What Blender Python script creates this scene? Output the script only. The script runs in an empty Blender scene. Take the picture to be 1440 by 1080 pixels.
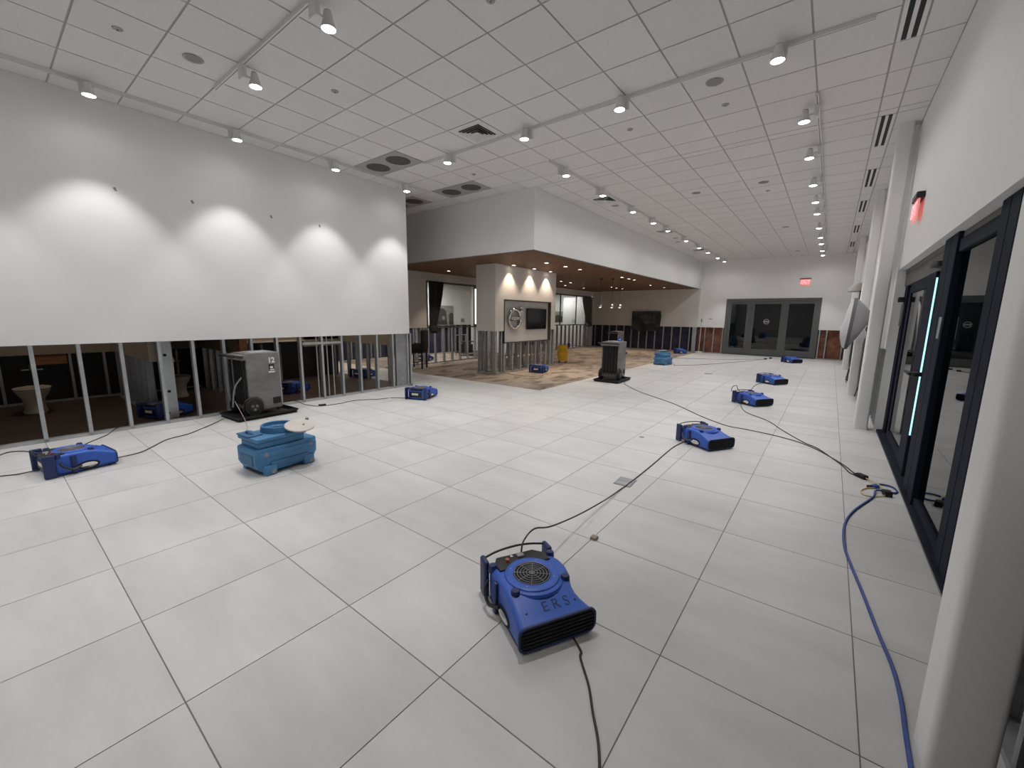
import bpy, bmesh, math, random
from mathutils import Vector, Matrix, noise as mnoise
random.seed(7)
S = bpy.context.scene
COL = S.collection
R = math.radians
# ------------------------------------------------------------------ camera
CAMZ = 1.624
YAW, PITCH, ROLL, FPX = -0.6557, -0.1640, 0.0119, 575.38
_f = Vector((math.sin(YAW)*math.cos(PITCH), math.cos(YAW)*math.cos(PITCH), math.sin(PITCH)))
_r = Vector((math.cos(YAW), -math.sin(YAW), 0)); _u = _r.cross(_f)
_r2 = math.cos(ROLL)*_r + math.sin(ROLL)*_u; _u2 = -math.sin(ROLL)*_r + math.cos(ROLL)*_u
cd = bpy.data.cameras.new('camera'); cam = bpy.data.objects.new('camera', cd); COL.objects.link(cam)
cd.sensor_width = 36; cd.sensor_fit = 'HORIZONTAL'; cd.lens = FPX/1440*36; cd.clip_start = .02; cd.clip_end = 200
cam.matrix_world = Matrix(((_r2.x,_u2.x,-_f.x,0),(_r2.y,_u2.y,-_f.y,0),(_r2.z,_u2.z,-_f.z,CAMZ),(0,0,0,1)))
S.camera = cam
# ------------------------------------------------------------------ world (night outside), exposure
W = bpy.data.worlds.new('night'); S.world = W; W.use_nodes = True
W.node_tree.nodes['Background'].inputs[0].default_value = (.05,.08,.14,1)
W.node_tree.nodes['Background'].inputs[1].default_value = .05
S.view_settings.view_transform = 'Standard'; S.view_settings.look = 'None'; S.view_settings.gamma = 1
S.view_settings.use_curve_mapping = False
S.view_settings.exposure = 0.38
SPILL_W = 10
SPOT_W, SPOT_COL, SPOT_DEG = 112, (1.0,.982,.97), 76
WARM = (1.0,.80,.60)
cy = S.cycles
cy.use_denoising = True; cy.max_bounces = 8; cy.diffuse_bounces = 5; cy.glossy_bounces = 4; cy.transparent_max_bounces = 12
cy.sample_clamp_indirect = 6; cy.caustics_reflective = False; cy.caustics_refractive = False

# ------------------------------------------------------------------ materials
def nt(name):
    m = bpy.data.materials.new(name); m.use_nodes = True
    return m, m.node_tree, m.node_tree.nodes['Principled BSDF']
def setb(b, c, rough, metal=0, spec=.5):
    b.inputs['Base Color'].default_value = (*c,1); b.inputs['Roughness'].default_value = rough
    b.inputs['Metallic'].default_value = metal; b.inputs['Specular IOR Level'].default_value = spec
def mat(name, c, rough=.6, metal=0, var=.0, scale=6, bump=0, bscale=60, spec=.5, stretch=(1,1,1), objrand=0, emit=None):
    m, t, b = nt(name); setb(b, c, rough, metal, spec)
    if var or bump or objrand:
        tc = t.nodes.new('ShaderNodeTexCoord'); mp = t.nodes.new('ShaderNodeMapping'); mp.inputs['Scale'].default_value = stretch
        t.links.new(tc.outputs['Object'], mp.inputs[0])
        vec = mp.outputs[0]
        if objrand:
            oi = t.nodes.new('ShaderNodeObjectInfo'); ad = t.nodes.new('ShaderNodeVectorMath'); ad.operation = 'ADD'
            sc = t.nodes.new('ShaderNodeMath'); sc.operation = 'MULTIPLY'; sc.inputs[1].default_value = 57
            t.links.new(oi.outputs['Random'], sc.inputs[0]); t.links.new(vec, ad.inputs[0]); t.links.new(sc.outputs[0], ad.inputs[1]); vec = ad.outputs[0]
        if var or objrand:
            n = t.nodes.new('ShaderNodeTexNoise'); n.inputs['Scale'].default_value = scale; n.inputs['Detail'].default_value = 6
            n.inputs['Roughness'].default_value = .62
            t.links.new(vec, n.inputs['Vector'])
            mr = t.nodes.new('ShaderNodeMapRange'); mr.inputs[1].default_value = .3; mr.inputs[2].default_value = .7
            mr.inputs[3].default_value = 1-var; mr.inputs[4].default_value = 1+var
            t.links.new(n.outputs[0], mr.inputs[0]); fac = mr.outputs[0]
            if objrand:
                m2 = t.nodes.new('ShaderNodeMapRange'); m2.inputs[3].default_value = 1-objrand; m2.inputs[4].default_value = 1+objrand
                t.links.new(oi.outputs['Random'], m2.inputs[0])
                mm = t.nodes.new('ShaderNodeMath'); mm.operation = 'MULTIPLY'; t.links.new(fac, mm.inputs[0]); t.links.new(m2.outputs[0], mm.inputs[1]); fac = mm.outputs[0]
            vm = t.nodes.new('ShaderNodeVectorMath'); vm.operation = 'SCALE'; vm.inputs[0].default_value = c
            t.links.new(fac, vm.inputs['Scale']); t.links.new(vm.outputs[0], b.inputs['Base Color'])
        if bump:
            n2 = t.nodes.new('ShaderNodeTexNoise'); n2.inputs['Scale'].default_value = bscale; n2.inputs['Detail'].default_value = 3
            t.links.new(vec, n2.inputs['Vector'])
            bp = t.nodes.new('ShaderNodeBump'); bp.inputs['Strength'].default_value = bump; bp.inputs['Distance'].default_value = .01
            t.links.new(n2.outputs[0], bp.inputs['Height']); t.links.new(bp.outputs[0], b.inputs['Normal'])
    if emit:
        b.inputs['Emission Color'].default_value = (*emit[0],1); b.inputs['Emission Strength'].default_value = emit[1]
    return m
def ramp_mat(name, stops, scale=3, rough=.8, stretch=(1,1,1), detail=8, dist=0, bump=0, kind='noise'):
    m, t, b = nt(name); setb(b, stops[0][1], rough, 0, .3)
    tc = t.nodes.new('ShaderNodeTexCoord'); mp = t.nodes.new('ShaderNodeMapping'); mp.inputs['Scale'].default_value = stretch
    t.links.new(tc.outputs['Object'], mp.inputs[0])
    n = t.nodes.new('ShaderNodeTexNoise'); n.inputs['Scale'].default_value = scale; n.inputs['Detail'].default_value = detail
    n.inputs['Roughness'].default_value = .65; n.inputs['Distortion'].default_value = dist
    t.links.new(mp.outputs[0], n.inputs['Vector'])
    r = t.nodes.new('ShaderNodeValToRGB'); e = r.color_ramp.elements
    e[0].position, e[0].color = stops[0][0], (*stops[0][1],1); e[1].position, e[1].color = stops[-1][0], (*stops[-1][1],1)
    for p, c in stops[1:-1]:
        q = e.new(p); q.color = (*c,1)
    t.links.new(n.outputs[0], r.inputs[0]); t.links.new(r.outputs[0], b.inputs['Base Color'])
    if bump:
        bp = t.nodes.new('ShaderNodeBump'); bp.inputs['Strength'].default_value = bump; bp.inputs['Distance'].default_value = .01
        t.links.new(n.outputs[0], bp.inputs['Height']); t.links.new(bp.outputs[0], b.inputs['Normal'])
    return m
def glass_mat(name, tint=(.75,.8,.8), ior=1.5, rough=0.0):
    m = bpy.data.materials.new(name); m.use_nodes = True; t = m.node_tree; t.nodes.clear()
    o = t.nodes.new('ShaderNodeOutputMaterial'); mx = t.nodes.new('ShaderNodeMixShader'); fr = t.nodes.new('ShaderNodeFresnel')
    fr.inputs[0].default_value = ior
    tr = t.nodes.new('ShaderNodeBsdfTransparent'); tr.inputs[0].default_value = (*tint,1)
    gl = t.nodes.new('ShaderNodeBsdfGlossy'); gl.inputs['Roughness'].default_value = rough
    ge = t.nodes.new('ShaderNodeNewGeometry'); iv = t.nodes.new('ShaderNodeMath'); iv.operation = 'SUBTRACT'; iv.inputs[0].default_value = 1
    ml = t.nodes.new('ShaderNodeMath'); ml.operation = 'MULTIPLY'
    t.links.new(ge.outputs['Backfacing'], iv.inputs[1]); t.links.new(iv.outputs[0], ml.inputs[0]); t.links.new(fr.outputs[0], ml.inputs[1])
    t.links.new(ml.outputs[0], mx.inputs[0]); t.links.new(tr.outputs[0], mx.inputs[1]); t.links.new(gl.outputs[0], mx.inputs[2])
    t.links.new(mx.outputs[0], o.inputs[0]); return m
def emit_mat(name, c, s):
    return mat(name, (.8,.8,.8), .4, emit=(c, s))

M = dict(
 wall=mat('white_paint', (.79,.785,.78), .75, var=.015, scale=2, bump=.05, bscale=120),
 wall2=mat('warm_white_paint', (.70,.675,.65), .75, var=.02, scale=2),
 jamb=mat('cut_gypsum', (.60,.58,.55), .9, var=.05),
 ctile=mat('mineral_ceiling_tile', (.69,.683,.68), .9, var=.03, scale=40, bump=.12, bscale=220, objrand=.025),
 cgrid=mat('ceiling_grid', (.36,.355,.35), .7),
 ftile=mat('porcelain_floor_tile', (.55,.543,.535), .42, var=.085, scale=2.2, spec=.45, stretch=(.6,1.7,1), objrand=.04),
 grout=mat('grout', (.20,.20,.20), .9),
 carpet=ramp_mat('stripped_carpet_floor', [(.30,(.075,.060,.050)),(.44,(.21,.168,.135)),(.57,(.36,.30,.25)),(.72,(.15,.122,.104))], scale=1.5, stretch=(1.6,.9,1), dist=.7, rough=.9, bump=.15),
 brownfloor=ramp_mat('dark_wet_slab', [(.3,(.045,.028,.022)),(.7,(.10,.066,.05))], scale=2, rough=.5),
 paleslab=mat('pale_slab', (.5,.44,.37), .7, var=.1),
 steel=mat('galvanised_steel', (.50,.52,.535), .42, .75, var=.12, scale=9),
 steel2=mat('dull_galvanised_steel', (.36,.37,.385), .5, .6, var=.2, scale=7),
 dkhole=mat('punched_hole_dark', (.012,.012,.014), .9),
 osb=ramp_mat('rust_brown_sheathing', [(.3,(.13,.052,.034)),(.5,(.22,.093,.06)),(.7,(.30,.14,.09))], scale=4, rough=.9),
 blueshe=ramp_mat('dark_blue_membrane', [(.3,(.02,.021,.042)),(.7,(.05,.05,.092))], scale=3, rough=.7),
 orange=ramp_mat('raw_wood_blocking', [(.3,(.18,.07,.032)),(.7,(.36,.17,.08))], scale=5, rough=.8, stretch=(6,1,6)),
 tan=mat('unpainted_gypsum', (.30,.25,.20), .9, var=.1),
 wood=ramp_mat('walnut_ceiling_plank', [(.3,(.115,.058,.028)),(.5,(.165,.085,.042)),(.7,(.21,.115,.06))], scale=2.2, rough=.62, stretch=(9,.7,9), dist=.6),
 blue=mat('cobalt_plastic', (.028,.10,.46), .42, var=.10, scale=9, bump=.03, bscale=300),
 bluedk=mat('dark_blue_plastic', (.010,.024,.105), .45, var=.1),
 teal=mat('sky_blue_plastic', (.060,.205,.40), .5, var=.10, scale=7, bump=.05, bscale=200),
 tealdk=mat('deep_sky_blue_plastic', (.04,.135,.28), .55, var=.1),  # deeper tone of the sky blue plastic
 black=mat('black_plastic', (.012,.012,.013), .45),
 rubber=mat('black_rubber', (.014,.014,.014), .8),
 cord=mat('black_cord', (.018,.017,.017), .55),
 bluecord=mat('blue_cord', (.03,.065,.26), .5),
 yellowcord=mat('yellow_cord', (.60,.47,.20), .6),
 pinkcord=mat('pale_wire', (.4,.3,.27), .6),
 whitecap=mat('ivory_disc', (.60,.57,.53), .55, var=.06),
 white=mat('white_plastic', (.78,.78,.77), .45),
 fixture=mat('white_fixture_enamel', (.70,.70,.69), .4),
 grey=mat('grey_plastic', (.25,.25,.26), .5),
 sticker=mat('white_sticker', (.75,.74,.72), .6),
 red=mat('red_button', (.45,.10,.06), .4),
 stain=ramp_mat('scuffed_stainless', [(.3,(.13,.13,.127)),(.5,(.19,.188,.185)),(.7,(.235,.232,.23))], scale=2.5, rough=.38, stretch=(1,1,3)),
 chrome=mat('chrome', (.75,.75,.75), .12, 1.0),
 bronze=mat('dark_bronze_trim', (.075,.06,.052), .4, .5),
 navyframe=mat('navy_black_aluminium', (.010,.014,.026), .7, 0, spec=.12),
 greyframe=mat('grey_aluminium_frame', (.115,.12,.12), .6, 0, spec=.25),
 panelgrey=mat('pale_grey_panel', (.56,.545,.53), .5, var=.02),
 screen=mat('black_screen', (.006,.006,.007), .12),
 plasticwrap=mat('dark_plastic_wrap', (.022,.02,.02), .2, bump=.6, bscale=9),
 curtain=mat('charcoal_curtain', (.03,.032,.03), .9, var=.2),
 curtain2=mat('grey_curtain', (.10,.10,.095), .9, var=.2),
 yellow=mat('yellow_plastic', (.62,.36,.025), .5, var=.08),
 porcelain=mat('porcelain', (.60,.53,.46), .25),
 fabric=mat('grey_softbox_fabric', (.33,.33,.345), .7, var=.08, scale=5, bump=.25, bscale=12),
 fabricdk=mat('dark_softbox_fabric', (.12,.12,.135), .7, var=.08),
 softfront=mat('diffuser_cloth', (.50,.50,.505), .8, var=.04),
 umbrella=mat('translucent_umbrella', (.34,.31,.285), .8),
 greyboard=mat('dark_gypsum_sheathing', (.055,.05,.046), .9, var=.2),
 glass=glass_mat('clear_glass', (.92,.94,.93)),
 darkglass=glass_mat('storefront_glass', (.35,.39,.40), 1.65),
 cover=mat('brushed_cover', (.28,.28,.275), .45, .6),
 dust=mat('dusty_return_grille', (.085,.078,.075), .95, var=.25, scale=14),
 retpanel=mat('return_panel', (.36,.35,.345), .8),
 slotdark=mat('slot_dark', (.018,.018,.022), .8),
 lens=emit_mat('lamp_lens_on', (1,.98,.96), 26),
 wlens=emit_mat('warm_lens_on', (1,.86,.70), 9),
 canoff=mat('unlit_can', (.20,.195,.19), .3, .4),
 led=emit_mat('led_strip', (.40,.80,.86), .9),
 exitred=emit_mat('exit_red_on', (1,.05,.06), 3.2),
 exitface=mat('exit_face', (.72,.42,.40), .4, emit=((1,.22,.2), .35)),
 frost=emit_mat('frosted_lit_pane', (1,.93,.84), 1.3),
 tube=emit_mat('linear_tube_on', (1,.98,.94), 9),
 asphalt=mat('asphalt', (.03,.03,.032), .9),
 picbg=mat('print_grey', (.30,.285,.27), .6), picdark=mat('print_charcoal', (.05,.046,.045), .6), picwhite=mat('print_white', (.62,.60,.57), .6),
 print_black=mat('printed_black', (.012,.012,.012), .6), ink=mat('faded_marker_ink', (.012,.03,.12), .6),
)
# ------------------------------------------------------------------ mesh helpers
class MB:
    def __init__(s): s.v = []; s.f = []
    def add(s, v, f):
        o = len(s.v); s.v += [tuple(p) for p in v]; s.f += [tuple(i+o for i in q) for q in f]; return s
    def box(s, x0,x1,y0,y1,z0,z1):
        return s.add([(x0,y0,z0),(x1,y0,z0),(x1,y1,z0),(x0,y1,z0),(x0,y0,z1),(x1,y0,z1),(x1,y1,z1),(x0,y1,z1)],
              [(0,3,2,1),(4,5,6,7),(0,1,5,4),(1,2,6,5),(2,3,7,6),(3,0,4,7)])
    def bbox(s, x0,x1,y0,y1,z0,z1, b=.01, seg=2):
        bm = bmesh.new(); bmesh.ops.create_cube(bm, size=1)
        for v in bm.verts: v.co = ((x0+x1)/2+v.co.x*(x1-x0), (y0+y1)/2+v.co.y*(y1-y0), (z0+z1)/2+v.co.z*(z1-z0))
        bmesh.ops.bevel(bm, geom=bm.edges[:], offset=b, segments=seg, affect='EDGES', profile=.5)
        bm.verts.index_update()
        s.add([v.co[:] for v in bm.verts], [[v.index for v in f.verts] for f in bm.faces]); bm.free(); return s
    def loft(s, secs, caps=True, closed=True):
        n = len(secs[0]); v = [p for q in secs for p in q]; f = []
        for i in range(len(secs)-1):
            for j in range(n if closed else n-1):
                k = (j+1) % n; f.append((i*n+j, i*n+k, (i+1)*n+k, (i+1)*n+j))
        if caps: f.append(tuple(range(n-1,-1,-1))); f.append(tuple((len(secs)-1)*n+j for j in range(n)))
        return s.add(v, f)
    def cyl(s, c, r, h, axis='z', n=20, r2=None):
        r2 = r if r2 is None else r2
        def P(a, rr, t):
            u, w = rr*math.cos(a), rr*math.sin(a)
            return {'z':(c[0]+u,c[1]+w,c[2]+t),'x':(c[0]+t,c[1]+u,c[2]+w),'y':(c[0]+w,c[1]+t,c[2]+u)}[axis]
        return s.loft([[P(2*math.pi*i/n, r, 0) for i in range(n)], [P(2*math.pi*i/n, r2, h) for i in range(n)]])
    def lathe(s, prof, c=(0,0,0), n=28, axis='z', sx=1, sy=1, caps=False):
        secs = []
        for r, z in prof:
            q = []
            for i in range(n):
                a = 2*math.pi*i/n; u, w = r*math.cos(a)*sx, r*math.sin(a)*sy
                q.append({'z':(c[0]+u,c[1]+w,c[2]+z),'x':(c[0]+z,c[1]+u,c[2]+w),'y':(c[0]+w,c[1]+z,c[2]+u)}[axis])
            secs.append(q)
        return s.loft(secs, caps=caps)
    def tube(s, path, r, n=6, caps=True):
        P = [Vector(p) for p in path]; secs = []
        up = Vector((0,0,1))
        prev = None
        for i, p in enumerate(P):
            d = (P[min(i+1,len(P)-1)] - P[max(i-1,0)])
            if d.length < 1e-9: d = Vector((0,0,1))
            d.normalize()
            if prev is None:
                a = up.cross(d)
                if a.length < 1e-3: a = Vector((1,0,0)).cross(d)
                a.normalize()
            else:
                a = prev - d*prev.dot(d)
                if a.length < 1e-6: a = up.cross(d)
                a.normalize()
            prev = a; b = d.cross(a)
            secs.append([p + r*(math.cos(2*math.pi*j/n)*a + math.sin(2*math.pi*j/n)*b) for j in range(n)])
        return s.loft(secs, caps=caps)
    def torus(s, c, r, t, axis='z', n=28, m=8):
        path = []
        v = []; f = []
        for i in range(n):
            a = 2*math.pi*i/n
            for j in range(m):
                b = 2*math.pi*j/m; rr = r + t*math.cos(b); h = t*math.sin(b); u, w = rr*math.cos(a), rr*math.sin(a)
                v.append({'z':(c[0]+u,c[1]+w,c[2]+h),'x':(c[0]+h,c[1]+u,c[2]+w),'y':(c[0]+w,c[1]+h,c[2]+u)}[axis])
        for i in range(n):
            for j in range(m):
                f.append((i*m+j, ((i+1)%n)*m+j, ((i+1)%n)*m+(j+1)%m, i*m+(j+1)%m))
        return s.add(v, f)
    def mesh(s, name, m, smooth=True):
        me = bpy.data.meshes.new(name); me.from_pydata(s.v, [], s.f); me.materials.append(M[m] if isinstance(m, str) else m)
        bm = bmesh.new(); bm.from_mesh(me); bmesh.ops.recalc_face_normals(bm, faces=bm.faces[:]); bm.to_mesh(me); bm.free()
        if smooth:
            for p in me.polygons: p.use_smooth = True
            me.set_sharp_from_angle(angle=R(38))
        return me
    def build(s, name, m, parent=None, loc=None, smooth=True, **props):
        o = bpy.data.objects.new(name, s.mesh(name, m, smooth)); COL.objects.link(o)
        if parent: o.parent = parent
        if loc: o.location = loc
        for k, v in props.items(): o[k] = v
        return o
def inst(name, me, parent, loc, rotz=0, scale=None):
    o = bpy.data.objects.new(name, me); COL.objects.link(o); o.parent = parent; o.location = loc
    if rotz: o.rotation_euler = (0,0,rotz)
    if scale: o.scale = scale
    return o
def tag(o, label, cat, group=None):
    o['label'] = label; o['category'] = cat
    if group: o['group'] = group
    return o
def thing(name, label, cat, loc=(0,0,0), rotz=0, group=None):
    o = bpy.data.objects.new(name, None); COL.objects.link(o); o.location = loc; o.rotation_euler = (0,0,rotz); o.empty_display_size = .1
    return tag(o, label, cat, group)
def struct(o): o['kind'] = 'structure'; return o
def copy_tree(o, parent=None, skip=()):
    c = o.copy(); COL.objects.link(c); c.parent = parent
    for ch in list(o.children):
        if ch.name.split('.')[0] not in skip: copy_tree(ch, c, skip)
    return c
def dup(root, loc, rotz, label, group=None, skip=()):
    c = copy_tree(root, None, skip); c.location = loc; c.rotation_euler = (0,0,rotz); c['label'] = label
    if group: c['group'] = group
    return c
def text_mesh(txt, size, depth, m, bold=0.0):
    cu = bpy.data.curves.new('lettering', 'FONT'); cu.body = txt; cu.size = size; cu.extrude = depth; cu.align_x = 'CENTER'; cu.align_y = 'CENTER'; cu.offset = bold
    cu.resolution_u = 3
    o = bpy.data.objects.new('tmp_text', cu); COL.objects.link(o); dg = bpy.context.evaluated_depsgraph_get(); dg.update()
    me = bpy.data.meshes.new_from_object(o.evaluated_get(dg)); bpy.data.objects.remove(o); bpy.data.curves.remove(cu)
    me.materials.clear(); me.materials.append(M[m]); return me
ORD = ['first','second','third','fourth','fifth','sixth','seventh','eighth','ninth','tenth','eleventh','twelfth']
def catmull(pts, k=6):
    P = [Vector(p) for p in pts]; out = []
    P = [P[0]*2-P[1]] + P + [P[-1]*2-P[-2]]
    for i in range(1, len(P)-2):
        for j in range(k):
            t = j/k; a,b,c,d = P[i-1],P[i],P[i+1],P[i+2]
            out.append(.5*((2*b)+(-a+c)*t+(2*a-5*b+4*c-d)*t*t+(-a+3*b-3*c+d)*t**3))
    out.append(P[-2]); return out

# ================================================================== STRUCTURE
CZ = 4.255                 # ceiling tile face
XL, XR = -7.58, .67        # showroom side walls
YF, YB = 21.4, -4.0        # far wall, wall behind
CUT = 1.21                 # flood cut height of the drywall
def project_area(cx, cy_, z, s):
    pts = []
    for dx, dy in ((-s,-s),(s,-s),(s,s),(-s,s)):
        p = Vector((cx+dx/2, cy_+dy/2, z-CAMZ)); d = p.dot(_f)
        if d < .15: return -1
        pts.append((720+FPX*p.dot(_r2)/d, 540-FPX*p.dot(_u2)/d))
    if all(x<0 for x,y in pts) or all(x>1440 for x,y in pts) or all(y<0 for x,y in pts) or all(y>1080 for x,y in pts): return 0
    return abs(sum(pts[i][0]*pts[(i+1)%4][1]-pts[(i+1)%4][0]*pts[i][1] for i in range(4)))/2
def tile_field(name_child, parent, xs, ys, regions, zc, thick, gap, m, skip=lambda x,y: False):
    """real tiles clipped to regions; the 300 that show largest are objects, the rest one stuff part"""
    tiles = []
    for i in range(len(xs)-1):
        for j in range(len(ys)-1):
            cx, cyy = (xs[i]+xs[i+1])/2, (ys[j]+ys[j+1])/2
            if skip(cx, cyy): continue
            for (a,b,c,d) in regions:
                x0,x1,y0,y1 = max(xs[i],a),min(xs[i+1],b),max(ys[j],c),min(ys[j+1],d)
                if x1-x0 > .02 and y1-y0 > .02:
                    tiles.append((project_area((x0+x1)/2,(y0+y1)/2,zc,max(x1-x0,y1-y0)),x0,x1,y0,y1))
    tiles.sort(key=lambda t: -t[0])
    cache = {}; rest = MB()
    for k,(a,x0,x1,y0,y1) in enumerate(tiles):
        w, d = round(x1-x0-gap,3), round(y1-y0-gap,3)
        if w <= 0 or d <= 0: continue
        if k < 300:
            if (w,d) not in cache: cache[(w,d)] = MB().box(-w/2,w/2,-d/2,d/2,-thick/2,thick/2).mesh(name_child, m, False)
            inst(name_child, cache[(w,d)], parent, ((x0+x1)/2,(y0+y1)/2,zc))
        else: rest.box((x0+x1)/2-w/2,(x0+x1)/2+w/2,(y0+y1)/2-d/2,(y0+y1)/2+d/2,zc-thick/2,zc+thick/2)
    if rest.v: rest.build(name_child+'s_beyond', m, parent, smooth=False, kind='stuff')
# ---- floor
TS, FX, FY = .7486, -2.731, .344
fl = struct(MB().box(-7.72,.86,YB,YF+.2,-.10,-.003).box(-11.0,-7.72,6.05,7.5,-.10,-.003).build('floor', 'grout', smooth=False))
tile_field('floor_tile', fl, [FX+TS*i for i in range(-13,6)], [FY+TS*i for i in range(-6,29)],
           [(XL-.03,.70,YB,7.5),(-10.9,XL-.03,6.1,7.5),(-5.0,.70,7.5,YF)], -.004, .008, .0055, 'ftile')
struct(MB().box(-14.2,-5.0,7.5,YF+.2,-.09,.0).build('floor_lounge', 'carpet', smooth=False))
struct(MB().box(-14.2,-7.72,YB,6.05,-.09,-.004).build('floor_restroom', 'brownfloor', smooth=False))
struct(MB().box(-14.2,-11.0,6.05,7.5,-.09,-.004).build('floor_corridor', 'paleslab', smooth=False))
struct(MB().box(.86,9,YB,30,-.12,-.02).box(-14,.86,YF+.2,34,-.12,-.02).build('ground_outside', 'asphalt', smooth=False))
# ---- ceiling
GX, GY, GS = -5.9132, .8406, .6095
ce = struct(MB().box(-7.8,.85,YB,YF+.1,CZ+.006,CZ+.06).box(-11,-7.8,5.9,7.5,CZ+.006,CZ+.06).build('ceiling', 'cgrid', smooth=False))
gx = lambda m: GX+.61*m
gy = lambda n: GY+GS*n
PANELS = [(gx(-2),gx(0),gy(6),gy(7),'ret'),(gx(-2),gx(0),gy(9),gy(10),'ret'),(gx(-5),gx(-3),gy(9),gy(10),'ret'),
          (gx(2),gx(3),gy(6),gy(7),'vent'),(gx(2),gx(3),gy(13),gy(14),'vent'),(gx(2),gx(3),gy(20),gy(21),'vent'),(gx(2),gx(3),gy(27),gy(28),'vent')]
SLOTS = [gy(n) for n in (6,11,15,19,24,29)]
def skip_tile(x, y):
    for a,b,c,d,k in PANELS:
        if a-.01 < x < b+.01 and c < y < d: return True
    return False
xs = [gx(m) for m in range(-9,11)] + [gx(10)+.19, gx(12)]
def skip2(x, y):
    if skip_tile(x,y): return True
    if gx(10) < x < gx(10)+.19:
        for s in SLOTS:
            if s < y < s+1.22: return True
    return False
tile_field('ceiling_tile', ce, xs, [gy(n) for n in range(-9,36)], [(XL,XR,YB,7.37),(-10.7,XL,5.98,7.37),(-5.13,XR,7.37,YF)], CZ+.005, .010, .017, 'ctile', skip2)
# ---- walls
SW = .041
def stud_mesh(h, wide=.092, flange=.036, holes=False, m='steel'):
    b = MB(); t = .004
    b.box(-wide/2,wide/2,-t/2,t/2,0,h).box(wide/2-t,wide/2,0,flange,0,h).box(-wide/2,-wide/2+t,0,flange,0,h)
    b.box(wide/2-.012,wide/2,flange-.003,flange,0,h)
    return b.mesh('stud', m, False)
STUD = stud_mesh(CUT+.02); STUDD = stud_mesh(CUT+.02, m='steel2')
def studs_y(parent, x, ys, rot=0, me=None, z=0):
    for y in ys: inst('stud', me or STUD, parent, (x, y, z), rot)
def studs_x(parent, y, xs_, rot=-math.pi/2, me=None, z=0):
    for x in xs_: inst('stud', me or STUD, parent, (x, y, z), rot)
wl = struct(MB().box(XL-.12,XL,YB,6.0,CUT,CZ+.05).build('wall_left', 'wall', smooth=False))
MB().box(XL-.12,XL-.02,YB,6.06,.0,.035).build('bottom_plate', 'steel', wl, smooth=False)
studs_y(wl, XL-.066, [.36+.4*k-.018 for k in range(-11,15)])
MB().box(XL-.112,XL-.02,6.02,6.06,0,CUT).build('end_post', 'steel', wl, smooth=False)
MB().box(XL-.115,XL-.055,5.66,5.98,.03,CUT).build('backing_plate', 'steel2', wl, smooth=False)
b = MB().box(XL-.40,XL-.39,1.60,1.78,0,1.25)
bp_ = b.build('wide_stud', 'steel', wl, smooth=False)
for z in (.42,.98): MB().cyl((XL-.388,1.69,z), .022, .004, 'x', 14).build('punched_hole', 'dkhole', bp_)
for y in (4.02,4.22,4.33):
    MB().cyl((XL-.066,y-.15,.03), .011, 1.2, 'z', 8).build('conduit', 'steel', wl)
MB().box(XL-.12,XL-.03,3.60,4.36,1.06,1.10).build('cross_channel', 'steel', wl, smooth=False)
for y, z in ((1.314,3.206),(2.141,3.226),(3.216,3.221),(4.038,3.216)):
    MB().cyl((XL-.001,y,z), .016, .006, 'x', 8).box(XL,XL+.008,y-.006,y+.02,z-.03,z-.012).build('anchor_hole', 'grey', wl)
# back wall behind the camera
wb = struct(MB().box(-7.7,.85,YB-.12,YB,0,CZ+.05).build('wall_back', 'wall', smooth=False))
# soffit box over the lounge
SZ = 3.02
struct(MB().box(-14,-5.13,7.37,7.49,SZ,CZ+.05).box(-5.25,-5.13,7.49,YF+.1,SZ,CZ+.05).build('wall_soffit', 'wall', smooth=False))
cw = struct(MB().box(-14,-5.25,7.49,YF+.1,SZ+.03,SZ+.08).build('ceiling_lounge', 'bronze', smooth=False))
pw = .31; pl = MB().box(-pw/2+.003,pw/2-.003,7.38,21.19,SZ,SZ+.028).mesh('plank','wood',False)
k = 0; x = -5.14-pw/2
while x > -10.75:
    inst('plank', pl, cw, (x,0,0)); x -= pw
# side wall of the lounge with its glazed openings
LX = -10.7
ll = struct(MB().box(LX-.12,LX,7.49,9.2,CUT,SZ).box(LX-.12,LX,9.2,21.2,2.76,SZ).box(LX-.12,LX,14.1,14.6,CUT,2.76).build('wall_lounge_side', 'wall2', smooth=False))
MB().box(LX-.11,LX-.02,7.6,21.2,0,.035).build('bottom_plate', 'steel2', ll, smooth=False)
MB().box(LX-.11,LX-.01,9.2,21.2,CUT-.01,CUT+.03).build('window_sill', 'greyframe', ll, smooth=False)
studs_y(ll, LX-.06, [8.0+.4*k for k in range(33)], me=STUDD)
MB().box(LX-.10,LX-.02,9.1,9.24,0,CUT).build('end_post', 'steel2', ll, smooth=False)
wn = 1
for (y0,y1) in ((9.24,14.1),(14.6,21.1)):
    w = struct(MB().box(LX-.08,LX-.03,y0,y0+.05,CUT+.03,2.76).box(LX-.08,LX-.03,y1-.05,y1,CUT+.03,2.76).box(LX-.08,LX-.03,y0+.05,y1-.05,2.70,2.76)
         .build('window_%d'%wn, 'greyframe', smooth=False)); wn += 1
    nP = 2 if y1-y0 < 5.5 else 4
    for i in range(nP):
        a, c = y0+.05+(y1-y0-.1)*i/nP, y0+.05+(y1-y0-.1)*(i+1)/nP
        MB().box(LX-.058,LX-.052,a,c,CUT+.03,2.70).build('pane', 'glass', w, smooth=False)
        if i: MB().box(LX-.075,LX-.035,a-.025,a+.025,CUT+.03,2.70).build('mullion', 'greyframe', w, smooth=False)
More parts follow.
